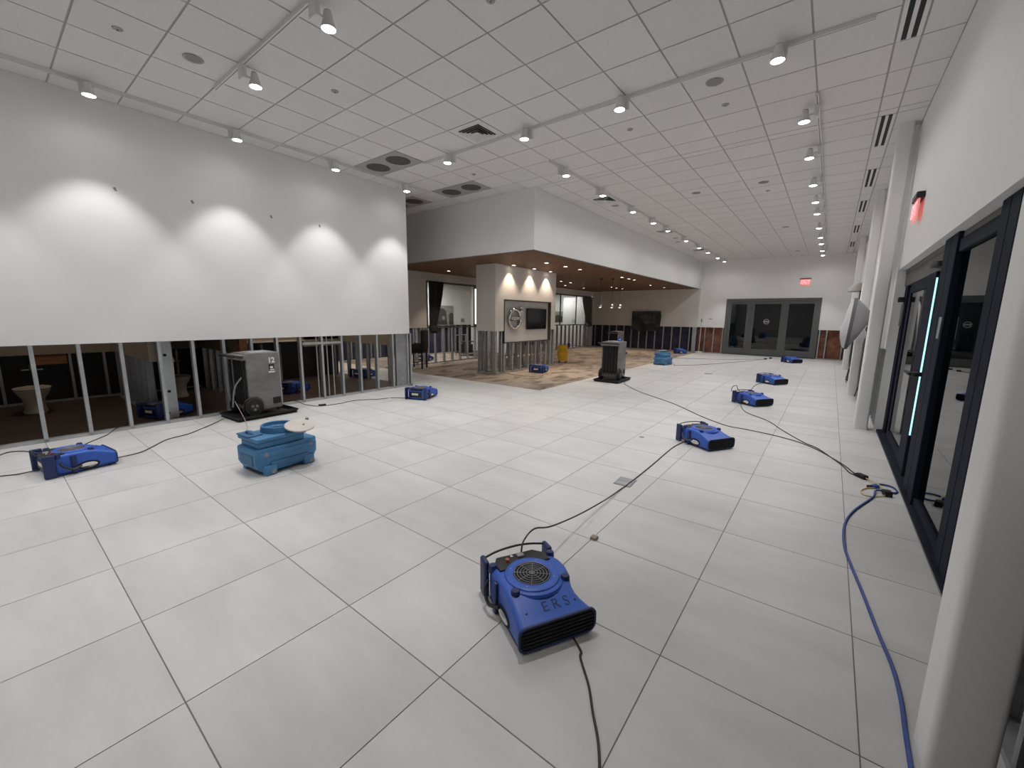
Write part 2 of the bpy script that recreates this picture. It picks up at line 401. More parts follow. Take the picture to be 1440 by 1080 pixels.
# office rooms behind that wall
OX = -13.5
wo = struct(MB().box(OX-.12,OX,7.5,YF,CUT,SZ).build('wall_office', 'wall', smooth=False))
MB().box(OX-.16,OX-.125,7.5,YF,0,CUT).build('membrane', 'blueshe', wo, smooth=False)
studs_y(wo, OX-.06, [7.7+.4*k for k in range(34)], me=STUDD)
struct(MB().box(-13.5,LX-.12,14.3,14.4,0,SZ).build('wall_office_divider', 'wall', smooth=False))
struct(MB().box(-14.1,-11.0,6.05,7.37,SZ,SZ+.1).build('ceiling_corridor', 'wall2', smooth=False))
struct(MB().box(-14.1,LX-.0,YF-.05,YF+.05,0,SZ).build('wall_office_far', 'wall', smooth=False))
struct(MB().box(-14.1,-11.0,6.05,6.15,0,SZ).build('wall_corridor', 'wall2', smooth=False))
struct(MB().box(-14.2,-14.1,YB,YF,0,SZ+1.3).build('wall_outer', 'wall2', smooth=False))
# far wall of the lounge
lf = struct(MB().box(LX,-5.131,21.2,21.33,CUT,SZ).box(-5.131,-5.10,21.201,YF,CUT,SZ-.001).build('wall_lounge_far', 'wall2', smooth=False))
MB().box(LX,-5.13,21.34,21.38,0,CUT).build('membrane', 'blueshe', lf, smooth=False)
MB().box(LX,-5.13,21.22,21.31,0,.035).build('bottom_plate', 'steel', lf, smooth=False)
studs_x(lf, 21.265, [-10.5+.42*k for k in range(13)])
MB().box(-5.30,-5.12,21.2,21.34,0,CUT).build('end_post', 'steel', lf, smooth=False)
# far wall with the entrance doors
DX0, DX1, DZ = -3.95, -.40, 2.53
wf = struct(MB().box(-5.13,DX0,YF,YF+.13,CUT,CZ+.05).box(DX1,XR+.13,YF,YF+.13,CUT,CZ+.05).box(DX0,DX1,YF,YF+.13,DZ,CZ+.05).build('wall_far', 'wall', smooth=False))
MB().box(-5.13,DX0,YF+.135,YF+.17,0,CUT).box(DX1,XR+.2,YF+.135,YF+.17,0,CUT).build('sheathing', 'osb', wf, smooth=False)
MB().box(-5.13,DX0,YF+.02,YF+.11,0,.03).box(DX1,XR,YF+.02,YF+.11,0,.03).build('bottom_plate', 'steel', wf, smooth=False)
studs_x(wf, YF+.066, [-4.80,-4.42,-4.03,-.36,-.12,.42])
for x in (-4.56,-4.52): MB().box(x-.09,x+.02,YF-.012,YF,1.60,1.625).build('wall_bracket', 'grey', wf, smooth=False)
d2 = struct(MB().box(DX0,DX0+.12,YF-.03,YF+.1,0,DZ).box(DX1-.12,DX1,YF-.03,YF+.1,0,DZ).box(DX0+.12,DX1-.12,YF-.03,YF+.1,DZ-.12,DZ).build('door_2', 'greyframe', smooth=False))
for a, c in ((DX0+.12,-2.98),(-2.90,-1.68),(-1.62,DX1-.12)):
    lf_ = MB().box(a,a+.11,YF+.0,YF+.06,.02,DZ-.12).box(c-.11,c,YF+.0,YF+.06,.02,DZ-.12).box(a+.11,c-.11,YF+.0,YF+.06,.02,.30).box(a+.11,c-.11,YF,YF+.06,DZ-.24,DZ-.12).build('door_leaf','greyframe',d2,smooth=False)
    MB().box(a+.11,c-.11,YF+.025,YF+.035,.30,DZ-.24).build('pane','darkglass',lf_,smooth=False)
for x in (-2.94,-1.65): MB().box(x-.04,x+.04,YF-.02,YF+.08,0,DZ-.12).build('mullion','greyframe',d2,smooth=False)
em = MB().torus((-2.29,YF+.018,1.52), .10, .016, 'y', 24, 6).box(-2.40,-2.18,YF+.012,YF+.02,1.49,1.55).build('glass_emblem','retpanel',d2)
# right-hand storefront wall
wr = struct(MB().box(XR,XR+.13,2.9,8.06,2.33,CZ+.05).box(XR,XR+.13,8.06,YF,CUT,CZ+.05).box(XR,XR+.13,YB,2.9,CUT,CZ+.05)
   .build('wall_right', 'wall', smooth=False))
MB().box(XR+.16,XR+.20,8.06,YF,0,CUT).box(XR+.16,XR+.20,YB,2.9,0,CUT).build('sheathing', 'greyboard', wr, smooth=False)
MB().box(XR+.02,XR+.11,8.10,YF,0,.03).box(XR+.02,XR+.11,YB,2.85,0,.03).build('bottom_plate', 'steel2', wr, smooth=False)
studs_y(wr, XR+.066, [8.10,8.2,8.42,8.62,8.9]+[9.2+.4*k for k in range(30)]+[-.6+.3*k for k in range(12)], math.pi, STUDD)
MB().box(XR+.002,XR+.18,8.032,8.058,0,2.328).build('door_jamb', 'wall', wr, smooth=False)
MB().box(XR+.001,XR+.12,2.86,2.90,0,2.33).build('door_jamb', 'wall', wr, smooth=False)
MB().box(XR-.06,XR-.001,8.30,8.62,CUT,CZ).build('pilaster','wall',wr,smooth=False)
# columns
def column(y0, y1, n):
    x0, x1 = .435, .60; r = .025; secs = []
    pts = []
    for cxx, cyy, a0 in ((x1-r,y1-r,0),(x0+r,y1-r,90),(x0+r,y0+r,180),(x1-r,y0+r,270)):
        for i in range(5):
            a = R(a0+22.5*i); pts.append((cxx+r*math.cos(a), cyy+r*math.sin(a)))
    o = MB().loft([[(x,y,z) for x,y in pts] for z in (0,CZ)]).build('column', 'wall'); struct(o)
    return o
for i,(a,c) in enumerate(((1.885,2.09),(7.96,8.15),(11.58,11.76),(17.55,17.75))): column(a,c,i)

# storefront doors (door_1)
FXX = .78
d1 = struct(MB().box(FXX-.075,FXX+.09,2.9,8.06,0,.028).build('door_1', 'navyframe', smooth=False))     # threshold
def mem(y0,y1,x0=FXX,x1=FXX+.07,z0=.028,z1=2.33,m='navyframe',name='mullion'):
    return MB().bbox(x0,x1,y0,y1,z0,z1,.004,1).build(name,m,d1,smooth=False)
mem(7.80,8.03,.77,.84); mem(7.45,7.60,.775,.82,z1=2.06)
mem(5.715,6.13,.748,.80,z1=2.10,name='door_stile')
mem(5.07,5.31,.72,.77,name='mullion'); mem(4.83,5.06,.72,.77,name='mullion'); mem(3.61,3.77,.72,.77); mem(3.44,3.60,.72,.77); mem(2.9,3.0,.72,.80)
hd = MB().bbox(.755,.86,5.32,8.02,2.10,2.27,.006,1).build('operator_header','greyframe',d1,smooth=False)
MB().lathe([(.0,-.025),(.06,-.02),(.075,0),(.06,.03),(0,.03)],(.735,5.62,2.15),16,'z',.8,1.5).build('motion_sensor','black',hd)
mem(2.9,8.03,.75,.84,2.27,2.33,name='head_rail',m='greyframe')
mem(3.78,4.82,.735,.79,2.17,2.27,name='head_rail'); mem(3.01,3.43,.735,.79,2.17,2.27,name='head_rail')
mem(3.78,4.82,.735,.79,.03,.10,name='bottom_rail'); mem(3.01,3.43,.735,.79,.03,.10,name='bottom_rail')
mem(6.14,7.44,.765,.81,1.98,2.09,name='top_rail'); mem(6.14,7.44,.765,.81,.03,.14,name='bottom_rail')
for y0,y1,z0,z1,x in ((6.14,7.44,.14,1.98,.785),(3.78,4.82,.10,2.17,.762),(3.01,3.43,.10,2.17,.762),(7.61,7.79,.03,2.09,.79)):
    MB().box(x,x+.008,y0,y1,z0,z1).build('pane','darkglass',d1,smooth=False)
MB().box(.754,.766,5.700,5.7145,1.12,2.04).box(.754,.766,5.700,5.7145,.47,1.075).build('light_strip','led',d1,smooth=False)
MB().bbox(.70,.755,5.70,5.80,1.07,1.115,.01,2).bbox(.67,.70,5.72,6.02,1.08,1.11,.008,2).build('door_handle','black',d1)
MB().bbox(.712,.72,4.86,4.95,1.48,1.66,.003,1).build('label_plate','grey',d1)
MB().bbox(.752,.772,7.83,7.98,1.55,1.86,.004,1).build('control_box','greyframe',d1)
MB().bbox(.70,.768,7.86,7.94,1.88,1.95,.006,1).build('card_reader','black',d1)

# ---- restroom behind the cut wall
wr1 = struct(MB().box(-11.05,-10.93,YB,2.9,.86,2.9).build('wall_restroom_back', 'tan', smooth=False))
MB().box(-11.3,-11.2,YB,6.0,0,2.9).build('lining', 'black', wr1, smooth=False)
SHORT = stud_mesh(.9, m='steel2')
studs_y(wr1, -10.99, [-.9,-.35,.12,.95,1.4,1.9,2.5], me=SHORT)
MB().box(-11.04,-10.94,YB,2.9,0,.03).build('bottom_plate','steel2',wr1,smooth=False)
for y0,y1 in ((-.6,.1),(.5,.93),(2.05,2.45)): MB().box(-11.0,-10.96,y0,y1,.68,.86).build('blocking','orange',wr1,smooth=False)
p1 = struct(MB().box(-10.9,-8.05,1.52,1.62,.88,2.9).build('wall_stall', 'tan', smooth=False))
studs_x(p1, 1.57, [-8.4,-8.75,-9.1,-9.45,-9.8,-10.2,-10.6], me=SHORT); MB().box(-10.9,-8.0,1.52,1.62,0,.03).build('bottom_plate','steel2',p1,smooth=False)
p2 = struct(MB().box(-10.9,-8.6,2.9,3.0,.88,2.9).build('wall_stall_end', 'tan', smooth=False))
st = [inst('stud', SHORT, p2, (x,2.95,0), -math.pi/2) for x in (-8.7,-9.1,-9.5,-9.9,-10.3,-10.7)]
for x in (-8.75,-9.15): MB().cyl((x,2.9,.62),.02,.004,'y',10).build('punched_hole','dkhole',p2)
MB().box(-8.66,-8.52,2.89,3.02,.0,1.3).build('wood_post','orange',p2,smooth=False)
p3 = struct(MB().box(-10.6,-10.5,3.0,6.05,.98,2.9).box(-10.6,-10.5,5.0,6.05,.80,2.9).build('wall_service', 'tan', smooth=False))
studs_y(p3, -10.55, [3.2,3.6,4.0,4.4,5.4,5.8], me=SHORT)
MB().bbox(-10.49,-10.2,3.0,4.9,.96,.995,.005,1).build('ledge','porcelain',p3,smooth=False)
MB().box(-10.9,-10.7,3.0,6.0,0,2.9).build('lining','black',p3,smooth=False)
struct(MB().box(-11.3,-7.71,YB,6.05,2.9,3.0).build('ceiling_restroom', 'tan', smooth=False))
struct(MB().box(-14,-7.71,YB-.12,YB,0,3.0).build('wall_restroom_end', 'tan', smooth=False))
pe = struct(MB().box(-11.3,-7.72,5.98,6.05,.9,2.9).build('wall_service_end', 'tan', smooth=False))
studs_x(pe, 6.02, [-8.0,-8.4,-9.3,-9.8,-10.2], me=SHORT)

# ---- logo pillar
PX, PY0, PY1 = -7.30, 8.70, 11.80
wp = struct(MB().box(-8.0,PX-.12,PY0,PY1,CUT,SZ).box(PX-.12,PX,PY0,9.10,CUT,SZ).box(PX-.12,PX,11.50,PY1,CUT,SZ).box(PX-.12,PX,9.10,11.50,2.07,SZ).build('wall_pillar', 'wall2', smooth=False))
MB().box(-8.0,PX-.02,PY0+.01,PY0+.1,0,.035).box(PX-.11,PX-.02,PY0+.1,PY1,0,.035).box(-8.0,-7.91,PY0+.1,PY1,0,.035).build('bottom_plate','steel',wp,smooth=False)
studs_y(wp, PX-.066, [8.72,9.0,11.55,11.6,11.76])
studs_y(wp, PX-.066, [9.12,9.52,9.92,10.32,10.72,11.0,11.3], me=stud_mesh(.86))
studs_y(wp, -7.95, [8.9,9.3,9.7,10.1,10.5,10.9,11.3,11.7], me=STUDD)
studs_x(wp, PY0+.06, [-7.96,-7.70,-7.44], me=STUDD)
MB().box(-7.93,-7.90,PY0+.02,PY0+.1,0,CUT).box(-7.34,-7.31,PY0+.02,PY0+.1,0,CUT).build('corner_post','steel2',wp,smooth=False)
MB().box(PX-.12,PX+.012,9.08,9.11,.86,2.09).box(PX-.12,PX+.012,11.49,11.52,.86,2.09).box(PX-.12,PX+.012,9.11,11.49,2.06,2.09).box(PX-.12,PX+.012,9.11,11.49,.86,.885).build('niche_frame','bronze',wp,smooth=False)
MB().box(PX-.11,PX-.085,9.11,10.19,.885,2.06).build('niche_panel','panelgrey',wp,smooth=False)
MB().box(PX-.11,PX-.085,10.195,11.49,.885,2.06).build('niche_panel','panelgrey',wp,smooth=False)
for k in range(8): MB().bbox(PX-.10+.02*(k%2),PX-.06,9.3+.28*k,9.34+.28*k,.42,.47,.004,1).build('junction_clip','sticker',wp)

# ================================================================== LIGHTING FIXTURES
def rail(p0, p1, label):
    (x0,y0),(x1,y1) = p0,p1; h = .018
    b = MB()
    if abs(x1-x0) > abs(y1-y0): b.box(x0,x1,y0-h,y0+h,CZ-.04,CZ)
    else: b.box(x0-h,x0+h,y0,y1,CZ-.04,CZ)
    o = b.build('lighting_track','fixture',smooth=False); tag(o,label,'track light'); 
    g = MB()
    if abs(x1-x0) > abs(y1-y0): g.box(x0,x1,y0-.006,y0+.006,CZ-.0405,CZ-.039)
    else: g.box(x0-.006,x0+.006,y0,y1,CZ-.0405,CZ-.039)
    g.build('conductor_slot','grey',o,smooth=False)
    return o
XT_L, XT_M, XT_R, YT_N, YT_C = gx(-2), gx(3), gx(9), gy(2), gy(7)
rail((XT_L,-3.5),(XT_L,6.3),'white ceiling track running beside the spotlit wall')
rail((-6.05,YT_N),(-1.4,YT_N),'white ceiling track crossing the ceiling nearest the camera')
rail((-5.9,YT_C),(.02,YT_C),'white ceiling track crossing under the square louvred vent')
rail((XT_M,6.3),(XT_M,20.7),'white ceiling track running alongside the soffit to the entrance')
rail((XT_R,6.35),(XT_R,20.8),'white ceiling track running in front of the columns')
sp = bpy.data.lights.new('spot_lamp','SPOT'); sp.energy = SPOT_W; sp.color = SPOT_COL; sp.spot_size = R(SPOT_DEG); sp.spot_blend = .45; sp.shadow_soft_size = .045
def make_head():
    t = thing('track_light','','track light')
    # local: +x = side on which the lamp hangs, origin on the track
    MB().bbox(-.022,.022,-.06,.06,-.165,-.035,.006,1).build('driver_box','fixture',t)
    MB().cyl((.05,0,-.12),.010,.07,'x',8).box(.0,.055,-.01,.01,-.13,-.11).build('yoke','fixture',t)
    MB().lathe([(.0,-.055),(.032,-.055),(.036,-.07),(.043,-.12),(.061,-.178),(.064,-.192),(.058,-.192),(.058,-.184)],(.12,0,0),18).build('lamp_body','fixture',t)
    MB().lathe([(.026,-.048),(.029,-.050),(.031,-.085),(.0315,-.09)],(.12,0,0),14).build('heat_sink','grey',t)
    MB().lathe([(.0,-.199),(.035,-.198),(.0585,-.189)],(.12,0,0),18).build('lens','lens',t)
    l = bpy.data.objects.new('spot_lamp', sp); COL.objects.link(l); l.parent = t; l.location = (.12,0,-.204)
    l = bpy.data.objects.new('added_spill', spill); COL.objects.link(l); l.parent = t; l.location = (.12,0,-.206)
    return t
sp_wash = sp.copy(); sp_wash.energy = SPOT_W*.86
spill = bpy.data.lights.new('added_spill','SPOT'); spill.energy = SPILL_W; spill.color = SPOT_COL; spill.spot_size = R(172); spill.spot_blend = .5; spill.shadow_soft_size = .012  # second wide spot, added in each head to brighten the walls
spill_wash = spill.copy(); spill_wash.energy = SPILL_W*.12
head0 = make_head(); used = [False]
def place_head(x, y, rot, label, group):
    if not used[0]: h = head0; used[0] = True; h['label'] = label
    else: h = copy_tree(head0); h['label'] = label
    h['group'] = group
    for c_ in h.children:
        if c_.type == 'LIGHT': c_.data = sp if c_.name.startswith('spot') else spill
    h.location = (x,y,CZ-.002); h.rotation_euler = (0,0,rot); return h
LEFT_Y = [5.59,4.09,2.60,1.106,-.39,-1.88]  # last two are out of view, added to light the near floor
for i,y in enumerate(LEFT_Y):
  hh = place_head(XT_L,y,0,'white track spotlight washing the blank wall, %s from the lounge'%ORD[i],'wall washers')
  for c_ in hh.children:
    if c_.type == 'LIGHT': c_.data = sp_wash if c_.name.startswith('spot') else spill_wash
for i,x in enumerate((-5.26,-3.73,-1.70)): place_head(x,YT_N,math.pi/2,'white track spotlight on the nearest cross track, %s from the blank wall'%ORD[i],'cross track spotlights')  # third head is out of view, added to light the nearest floor
rail((-6.05,gy(-3)),(-1.5,gy(-3)),'unseen white ceiling track added behind the camera')  # unseen track and its heads, added to light the near floor
for i,x in enumerate((-5.26,-3.73,-1.80)): place_head(x,gy(-3),math.pi/2,'white track spotlight added unseen behind the camera, %s from the blank wall'%ORD[i],'cross track spotlights')
for i,x in enumerate((-5.21,-3.67,-2.27,-.68)): place_head(x,YT_C,-math.pi/2,'white track spotlight on the cross track by the vent, %s from the blank wall'%ORD[i],'cross track spotlights')
ROWY = [6.64,8.11,9.73,11.13,12.33,14.21,15.86,17.15,18.86,20.17]
for i,y in enumerate(ROWY):
    place_head(XT_M,y,0,'white track spotlight beside the soffit, %s on its track towards the entrance'%ORD[i],'spotlights beside the soffit')
    place_head(XT_R,y,math.pi,'white track spotlight before the columns, %s on its track towards the entrance'%ORD[i],'spotlights before the columns')
# recessed lamps in the plank ceiling
dsp = bpy.data.lights.new('downlight_lamp','SPOT'); dsp.energy = 52; dsp.color = WARM; dsp.spot_size = R(84); dsp.spot_blend = .55; dsp.shadow_soft_size = .03
def make_down():
    t = thing('downlight','','downlight')
    MB().lathe([(.065,0),(.075,-.004),(.055,-.008),(.050,.0)],(0,0,0),20).build('trim_ring','fixture',t)
    MB().lathe([(.0,-.002),(.052,-.003)],(0,0,0),18).build('lens','wlens',t)
    l = bpy.data.objects.new('downlight_lamp', dsp); COL.objects.link(l); l.parent = t; l.location = (0,0,-.012)
    return t
dn0 = make_down(); dused = [False]
def place_down(x,y,label):
    if not dused[0]: h = dn0; dused[0] = True
    else: h = copy_tree(dn0)
    h['label'] = label; h['group'] = 'downlights in the plank ceiling'; h.location = (x,y,SZ-.001)
for i,y in enumerate((9.3,10.3,11.2)): place_down(-7.14,y,'lit round downlight grazing the logo pillar, %s of three'%ORD[i])
for i,y in enumerate((9.34,10.32,11.17)): place_down(-6.09,y,'lit round downlight in the row out from the pillar, %s of three'%ORD[i])
for i,y in enumerate((14.06,14.70,15.22)): place_down(-6.0,y,'lit round downlight in the cluster by the soffit edge, %s of three'%ORD[i])
for i,(x,y) in enumerate(((-6.35,17.99),(-6.33,19.74))): place_down(x,y,'lit round downlight before the wrapped television, %s of two'%ORD[i])
for i,(x,y) in enumerate(((-8.68,14.4),(-8.70,15.18))): place_down(x,y,'lit round downlight behind the pillar, %s of two'%ORD[i])
for i,(x,y) in enumerate(((-9.67,16.43),(-9.7,18.24),(-9.79,9.36))): place_down(x,y,'lit round downlight near the glazed offices, %s of three'%ORD[i])
for i,(x,y) in enumerate(((-8.25,18.2),(-8.33,18.96),(-8.29,19.55))): place_down(x,y,'lit round downlight beyond the pendant lamps, %s of three'%ORD[i])
# pendants
for i,(x,y) in enumerate(((-6.80,14.1),(-6.46,14.35),(-6.26,14.6))):
    t = thing('pendant_lamp','small chrome ball pendant on a long cord, %s of three'%ORD[i],'pendant lamp',(x,y,SZ),0,'pendants over the lounge')
    MB().cyl((0,0,-.035),.05,.035,'z',14).build('ceiling_rose','black',t)
    MB().cyl((0,0,-.92),.006,.90,'z',6).build('cord','black',t)
    MB().lathe([(0,.075),(.04,.065),(.07,.03),(.078,0),(.07,-.035),(.05,-.06)],(0,0,-.98),18).build('globe','chrome',t)
    MB().lathe([(0,-.066),(.05,-.058)],(0,0,-.98),14).build('bulb','wlens',t)
# unlit cans, sprinklers, vents, slots
CAN = [(-5.6,1.731),(-1.336,5.41),(-1.34,9.69),(-1.34,14.57),(-2.57,9.67),(-1.335,19.8),(-4.38,9.64),(-4.40,14.53),(-4.55,15.30)]
CANL = ['between the two tracks nearest the camera','beside the long cross track','in front of the columns, second towards the entrance','in front of the columns, third towards the entrance',
        'in mid ceiling between the two long tracks','near the entrance doors','just past the second vent by the soffit','just past the third vent by the soffit','closest to the soffit past the third vent']
for (x,y),l in zip(CAN,CANL):
    t = thing('ceiling_can_light','unlit round recessed can light '+l,'can light',(x,y,CZ),0,'unlit can lights')
    MB().lathe([(.075,-.001),(.092,-.006),(.086,-.009),(.072,-.002)],(0,0,0),24).build('trim_ring','retpanel',t)
    MB().lathe([(.073,-.002),(.05,-.0015),(.0,-.001)],(0,0,0),24).build('reflector','canoff',t)
SPR = [(-5.0,2.958),(-2.556,5.995),(-1.341,6.03),(-1.338,10.36),(-5.638,6.067),(-2.573,2.986),(-5.625,1.151)]
SPRL = ['near the first crossing track','beyond the long crossing track','beside the can light by the cross track','in front of the columns','between the two dusty return panels','high above the nearest floor','nearest the blank wall']
for (x,y),l in zip(SPR,SPRL):
    t = thing('ceiling_sprinkler','small pale ceiling sprinkler cap '+l,'sprinkler',(x,y,CZ),0,'sprinkler caps')
    MB().lathe([(.042,0),(.040,-.006),(.02,-.012),(0,-.013)],(0,0,0),16).build('cap','retpanel',t)
    MB().cyl((0,0,-.022),.008,.010,'z',8).build('head','grey',t)
rl = ['dusty return grille with two dark round patches, above the blank wall end','dusty return grille with two dark round patches, before the soffit face','dusty return grille mostly hidden past the blank wall end']
vl = ['square louvred air diffuser touching the long cross track','square louvred air diffuser beside the soffit, first of three','square louvred air diffuser beside the soffit, second of three','square louvred air diffuser beside the soffit, third of three']
ri = vi = 0
for a,b_,c,d,k in PANELS:
    cx_, cy_ = (a+b_)/2,(c+d)/2
    if k == 'ret':
        t = thing('return_grille',rl[ri],'air vent',(cx_,cy_,CZ),0,'dusty return grilles'); ri += 1
        MB().box(-(b_-a)/2+.01,(b_-a)/2-.01,-.295,.295,0,.006).build('panel','retpanel',t,smooth=False)
        for sx in (-.29,.29): MB().lathe([(0,-.004),(.16,-.004),(.20,-.002),(.215,.001)],(sx,0,0),24).build('round_grille','dust',t)
    else:
        t = thing('air_diffuser',vl[vi],'air vent',(cx_,cy_,CZ),0,'square ceiling diffusers'); vi += 1
        MB().box(-.30,.30,-.30,.30,.0035,.0055).build('backing','slotdark',t,smooth=False)
        fb = MB()
        fb.box(-.297,-.20,-.297,.297,.0003,.003).box(.20,.297,-.297,.297,.0003,.003).box(-.20,.20,-.297,-.20,.0003,.003).box(-.20,.20,.20,.297,.0003,.003)
        fb.build('frame','fixture',t,smooth=False)
        for q in (.190,.145,.100,.058):
            w = .018
            sl = MB()
            for sgn in (-1,1):
                sl.add([(-q,sgn*q,-.020),(q,sgn*q,-.020),(q-w,sgn*(q-w),.001),(-q+w,sgn*(q-w),.001)],[(0,1,2,3)])
                sl.add([(sgn*q,-q,-.020),(sgn*q,q,-.020),(sgn*(q-w),q-w,.001),(sgn*(q-w),-q+w,.001)],[(0,1,2,3)])
            sl.build('louvre','fixture',t,smooth=False)
        MB().box(-.03,.03,-.03,.03,-.012,.003).build('centre_plate','fixture',t,smooth=False)
for i,s in enumerate(SLOTS):
    x0 = gx(10)+.008
    t = thing('slot_diffuser','pale linear slot diffuser with two dark slots, %s along the columns'%ORD[i],'air vent',(x0+.087,s+.61,CZ),0,'linear slot diffusers')
    MB().box(-.087,-.055,-.60,.60,-.004,.004).box(-.016,.016,-.60,.60,-.004,.004).box(.055,.087,-.60,.60,-.004,.004).build('frame','fixture',t,smooth=False)
    for sx in (-.0355,.0355): MB().box(sx-.02,sx+.02,-.59,.59,.000,.004).build('slot','slotdark',t,smooth=False)

# office lamps (in the glazed rooms), added lamps in service room and restroom
def area_lamp(name,loc,sx,sy,e,col,label,m='tube'):
    t = thing(name,label,'ceiling lamp',loc)
    MB().bbox(-sx/2-.02,sx/2+.02,-sy/2-.02,sy/2+.02,0,.04,.005,1).build('housing','fixture',t)
    MB().box(-sx/2,sx/2,-sy/2,sy/2,-.006,0).build('diffuser',m,t,smooth=False)
    ld = bpy.data.lights.new('ceiling_lamp','AREA'); ld.shape='RECTANGLE'; ld.size=sx; ld.size_y=sy; ld.energy=e; ld.color=col
    l = bpy.data.objects.new('ceiling_lamp',ld); COL.objects.link(l); l.parent=t; l.location=(0,0,-.012); return t
area_lamp('linear_lamp',(-12.3,11.0,SZ-.012),.6,1.2,48,(1,.95,.88),'lit panel lamp in the first glazed office')
area_lamp('linear_lamp',(-12.1,20.0,SZ-.012),1.5,.14,26,(1,.97,.93),'long lit tube lamp in the second glazed office')
area_lamp('linear_lamp',(-12.0,6.75,SZ-.042),.3,.9,22,(1,.88,.72),'lit lamp in the corridor beyond the blank wall')
area_lamp('linear_lamp',(-9.3,4.4,2.88),.3,.9,7,(1,.80,.60),'dim warm lamp added unseen above the service room')  # unseen fill, added to lift the dark service room
area_lamp('linear_lamp',(-9.6,.6,2.88),.2,.4,5,(1,.80,.62),'dim warm lamp added unseen above the restroom stall')  # unseen fill, added to lift the dark stall
# ================================================================== AIR MOVERS
def rrect(xl, xr, z0, z1, r, y, n=4):
    p = []
    r = min(r, (xr-xl)/2-.001, (z1-z0)/2-.001)
    for cx_, cz_, a0 in ((xr-r,z1-r,0),(xl+r,z1-r,90),(xl+r,z0+r,180),(xr-r,z0+r,270)):
        for i in range(n+1):
            a = R(a0+90*i/n); p.append((cx_+r*math.cos(a), y, cz_+r*math.sin(a)))
    return p
def make_mover():
    t = thing('air_mover','','air mover')
    # body, +y blows out, outlet at y = 0; one flank straight, the other a snail curve
    S_ = [(-.500,-.10,.155,.020,.165,.03),(-.485,-.140,.185,.014,.195,.035),(-.44,-.180,.200,.010,.205,.03),(-.36,-.205,.205,.010,.210,.028),(-.29,-.208,.205,.010,.210,.026),
          (-.23,-.195,.205,.012,.210,.026),(-.18,-.172,.207,.014,.206,.026),(-.14,-.160,.208,.016,.196,.028),(-.10,-.160,.210,.018,.182,.03),(-.06,-.175,.212,.020,.166,.032),
          (-.025,-.195,.215,.020,.152,.034),(0,-.212,.217,.020,.143,.036)]
    body = MB().loft([rrect(a,b,c,d,r,y) for y,a,b,c,d,r in S_]).build('housing','blue',t)
    MB().loft([rrect(-.206,.206,.012,.026,.006,-.01),rrect(-.20,.20,.004,.02,.006,-.44)]).build('base_skid','bluedk',t)
    # outlet rim, dark mouth and louvres
    rim = MB(); o = rrect(-.220,.224,.014,.150,.042,.0); i_ = rrect(-.210,.214,.024,.140,.036,.0)
    n = len(o)
    rim.loft([[(x,-.002,z) for x,y,z in o],[(x,.009,z) for x,y,z in o],[(x,.009,z) for x,y,z in i_],[(x,.001,z) for x,y,z in i_]],caps=False).build('outlet_rim','bluedk',t)
    MB().loft([[(x,.002,z) for x,y,z in i_],[(x,.004,z) for x,y,z in i_]]).build('outlet_mouth','dkhole',t)
    for z in (.044,.064,.084,.104,.124): MB().box(-.20,.204,.003,.011,z-.002,z+.002).build('louvre','black',t,smooth=False)
    # raised top collar with round guard
    col = MB().lathe([(.156,-.004),(.150,.008),(.138,.013),(.112,.013),(.104,.009),(.102,-.002)],(.012,-.280,.208),32).build('inlet_collar','blue',t)
    MB().lathe([(.0,.0),(.1035,.0)],(.012,-.280,.2115),28).build('inlet_throat','dkhole',t)
    g = MB()
    for r_ in (.015,.032,.049,.066,.083,.099): g.torus((.012,-.280,.2225-.04*r_), r_, .0019, 'z', 26, 5)
    for k in range(4):
        a = k*math.pi/4+.3; dx, dy = .102*math.cos(a), .102*math.sin(a); g.tube([(.012-dx,-.280-dy,.217),(.012,-.280,.221),(.012+dx,-.280+dy,.217)], .0018, 5)
    g.build('wire_guard','grey',t)
    # apron bulge over the throat
    MB().lathe([(.178,-.012),(.172,.002),(.150,.007)],(.010,-.280,.203),32).build('shoulder','blue',t)
    for k in range(4):
        a = k*math.pi/2+.9; MB().cyl((.012+.122*math.cos(a),-.280+.124*math.sin(a),.2185),.004,.003,'z',8).build('screw','steel2',t)
    for x,y in ((.19,-.425),(-.178,-.42),(-.145,-.185),(.160,-.175)):
        MB().lathe([(.026,-.03),(.024,.004),(.020,.010),(0,.011)],(x,y,.215),14).build('stacking_peg','bluedk',t)
    # control panel at the rear
    pn = MB().loft([[(.168,-.365,.218),(.172,-.365,.204),(-.150,-.365,.204),(-.146,-.365,.218)],[(.170,-.435,.218),(.175,-.435,.200),(-.150,-.435,.200),(-.146,-.435,.218)],[(.140,-.498,.210),(.145,-.500,.185),(-.100,-.500,.185),(-.095,-.498,.210)]]).build('control_panel','black',t)
    MB().cyl((.095,-.435,.216),.012,.014,'z',12).build('switch_knob','red',pn)
    MB().cyl((.055,-.465,.213),.008,.010,'z',10).build('breaker_button','sticker',pn)
    MB().bbox(-.02,.025,-.48,-.44,.212,.228,.006,2).build('outlet_socket','grey',pn)
    # corner fenders standing proud at the rear
    for sx in (1,-1):
        x = .215 if sx > 0 else -.195
        MB().bbox(x-.016,x+.016,-.535,-.445,.004,.232,.014,3).build('fender','bluedk',t)
    MB().tube(catmull([(.21,-.515,.218),(.12,-.535,.228),(.0,-.545,.231),(-.10,-.535,.229),(-.19,-.515,.220)]),.0065,8).build('carry_handle','black',t)
    MB().box(-.07,.07,-.5085,-.500,.09,.13).build('rating_label','sticker',t,smooth=False)
    MB().bbox(-.12,.14,-.508,-.490,.045,.16,.01,2).build('rear_panel','black',t)
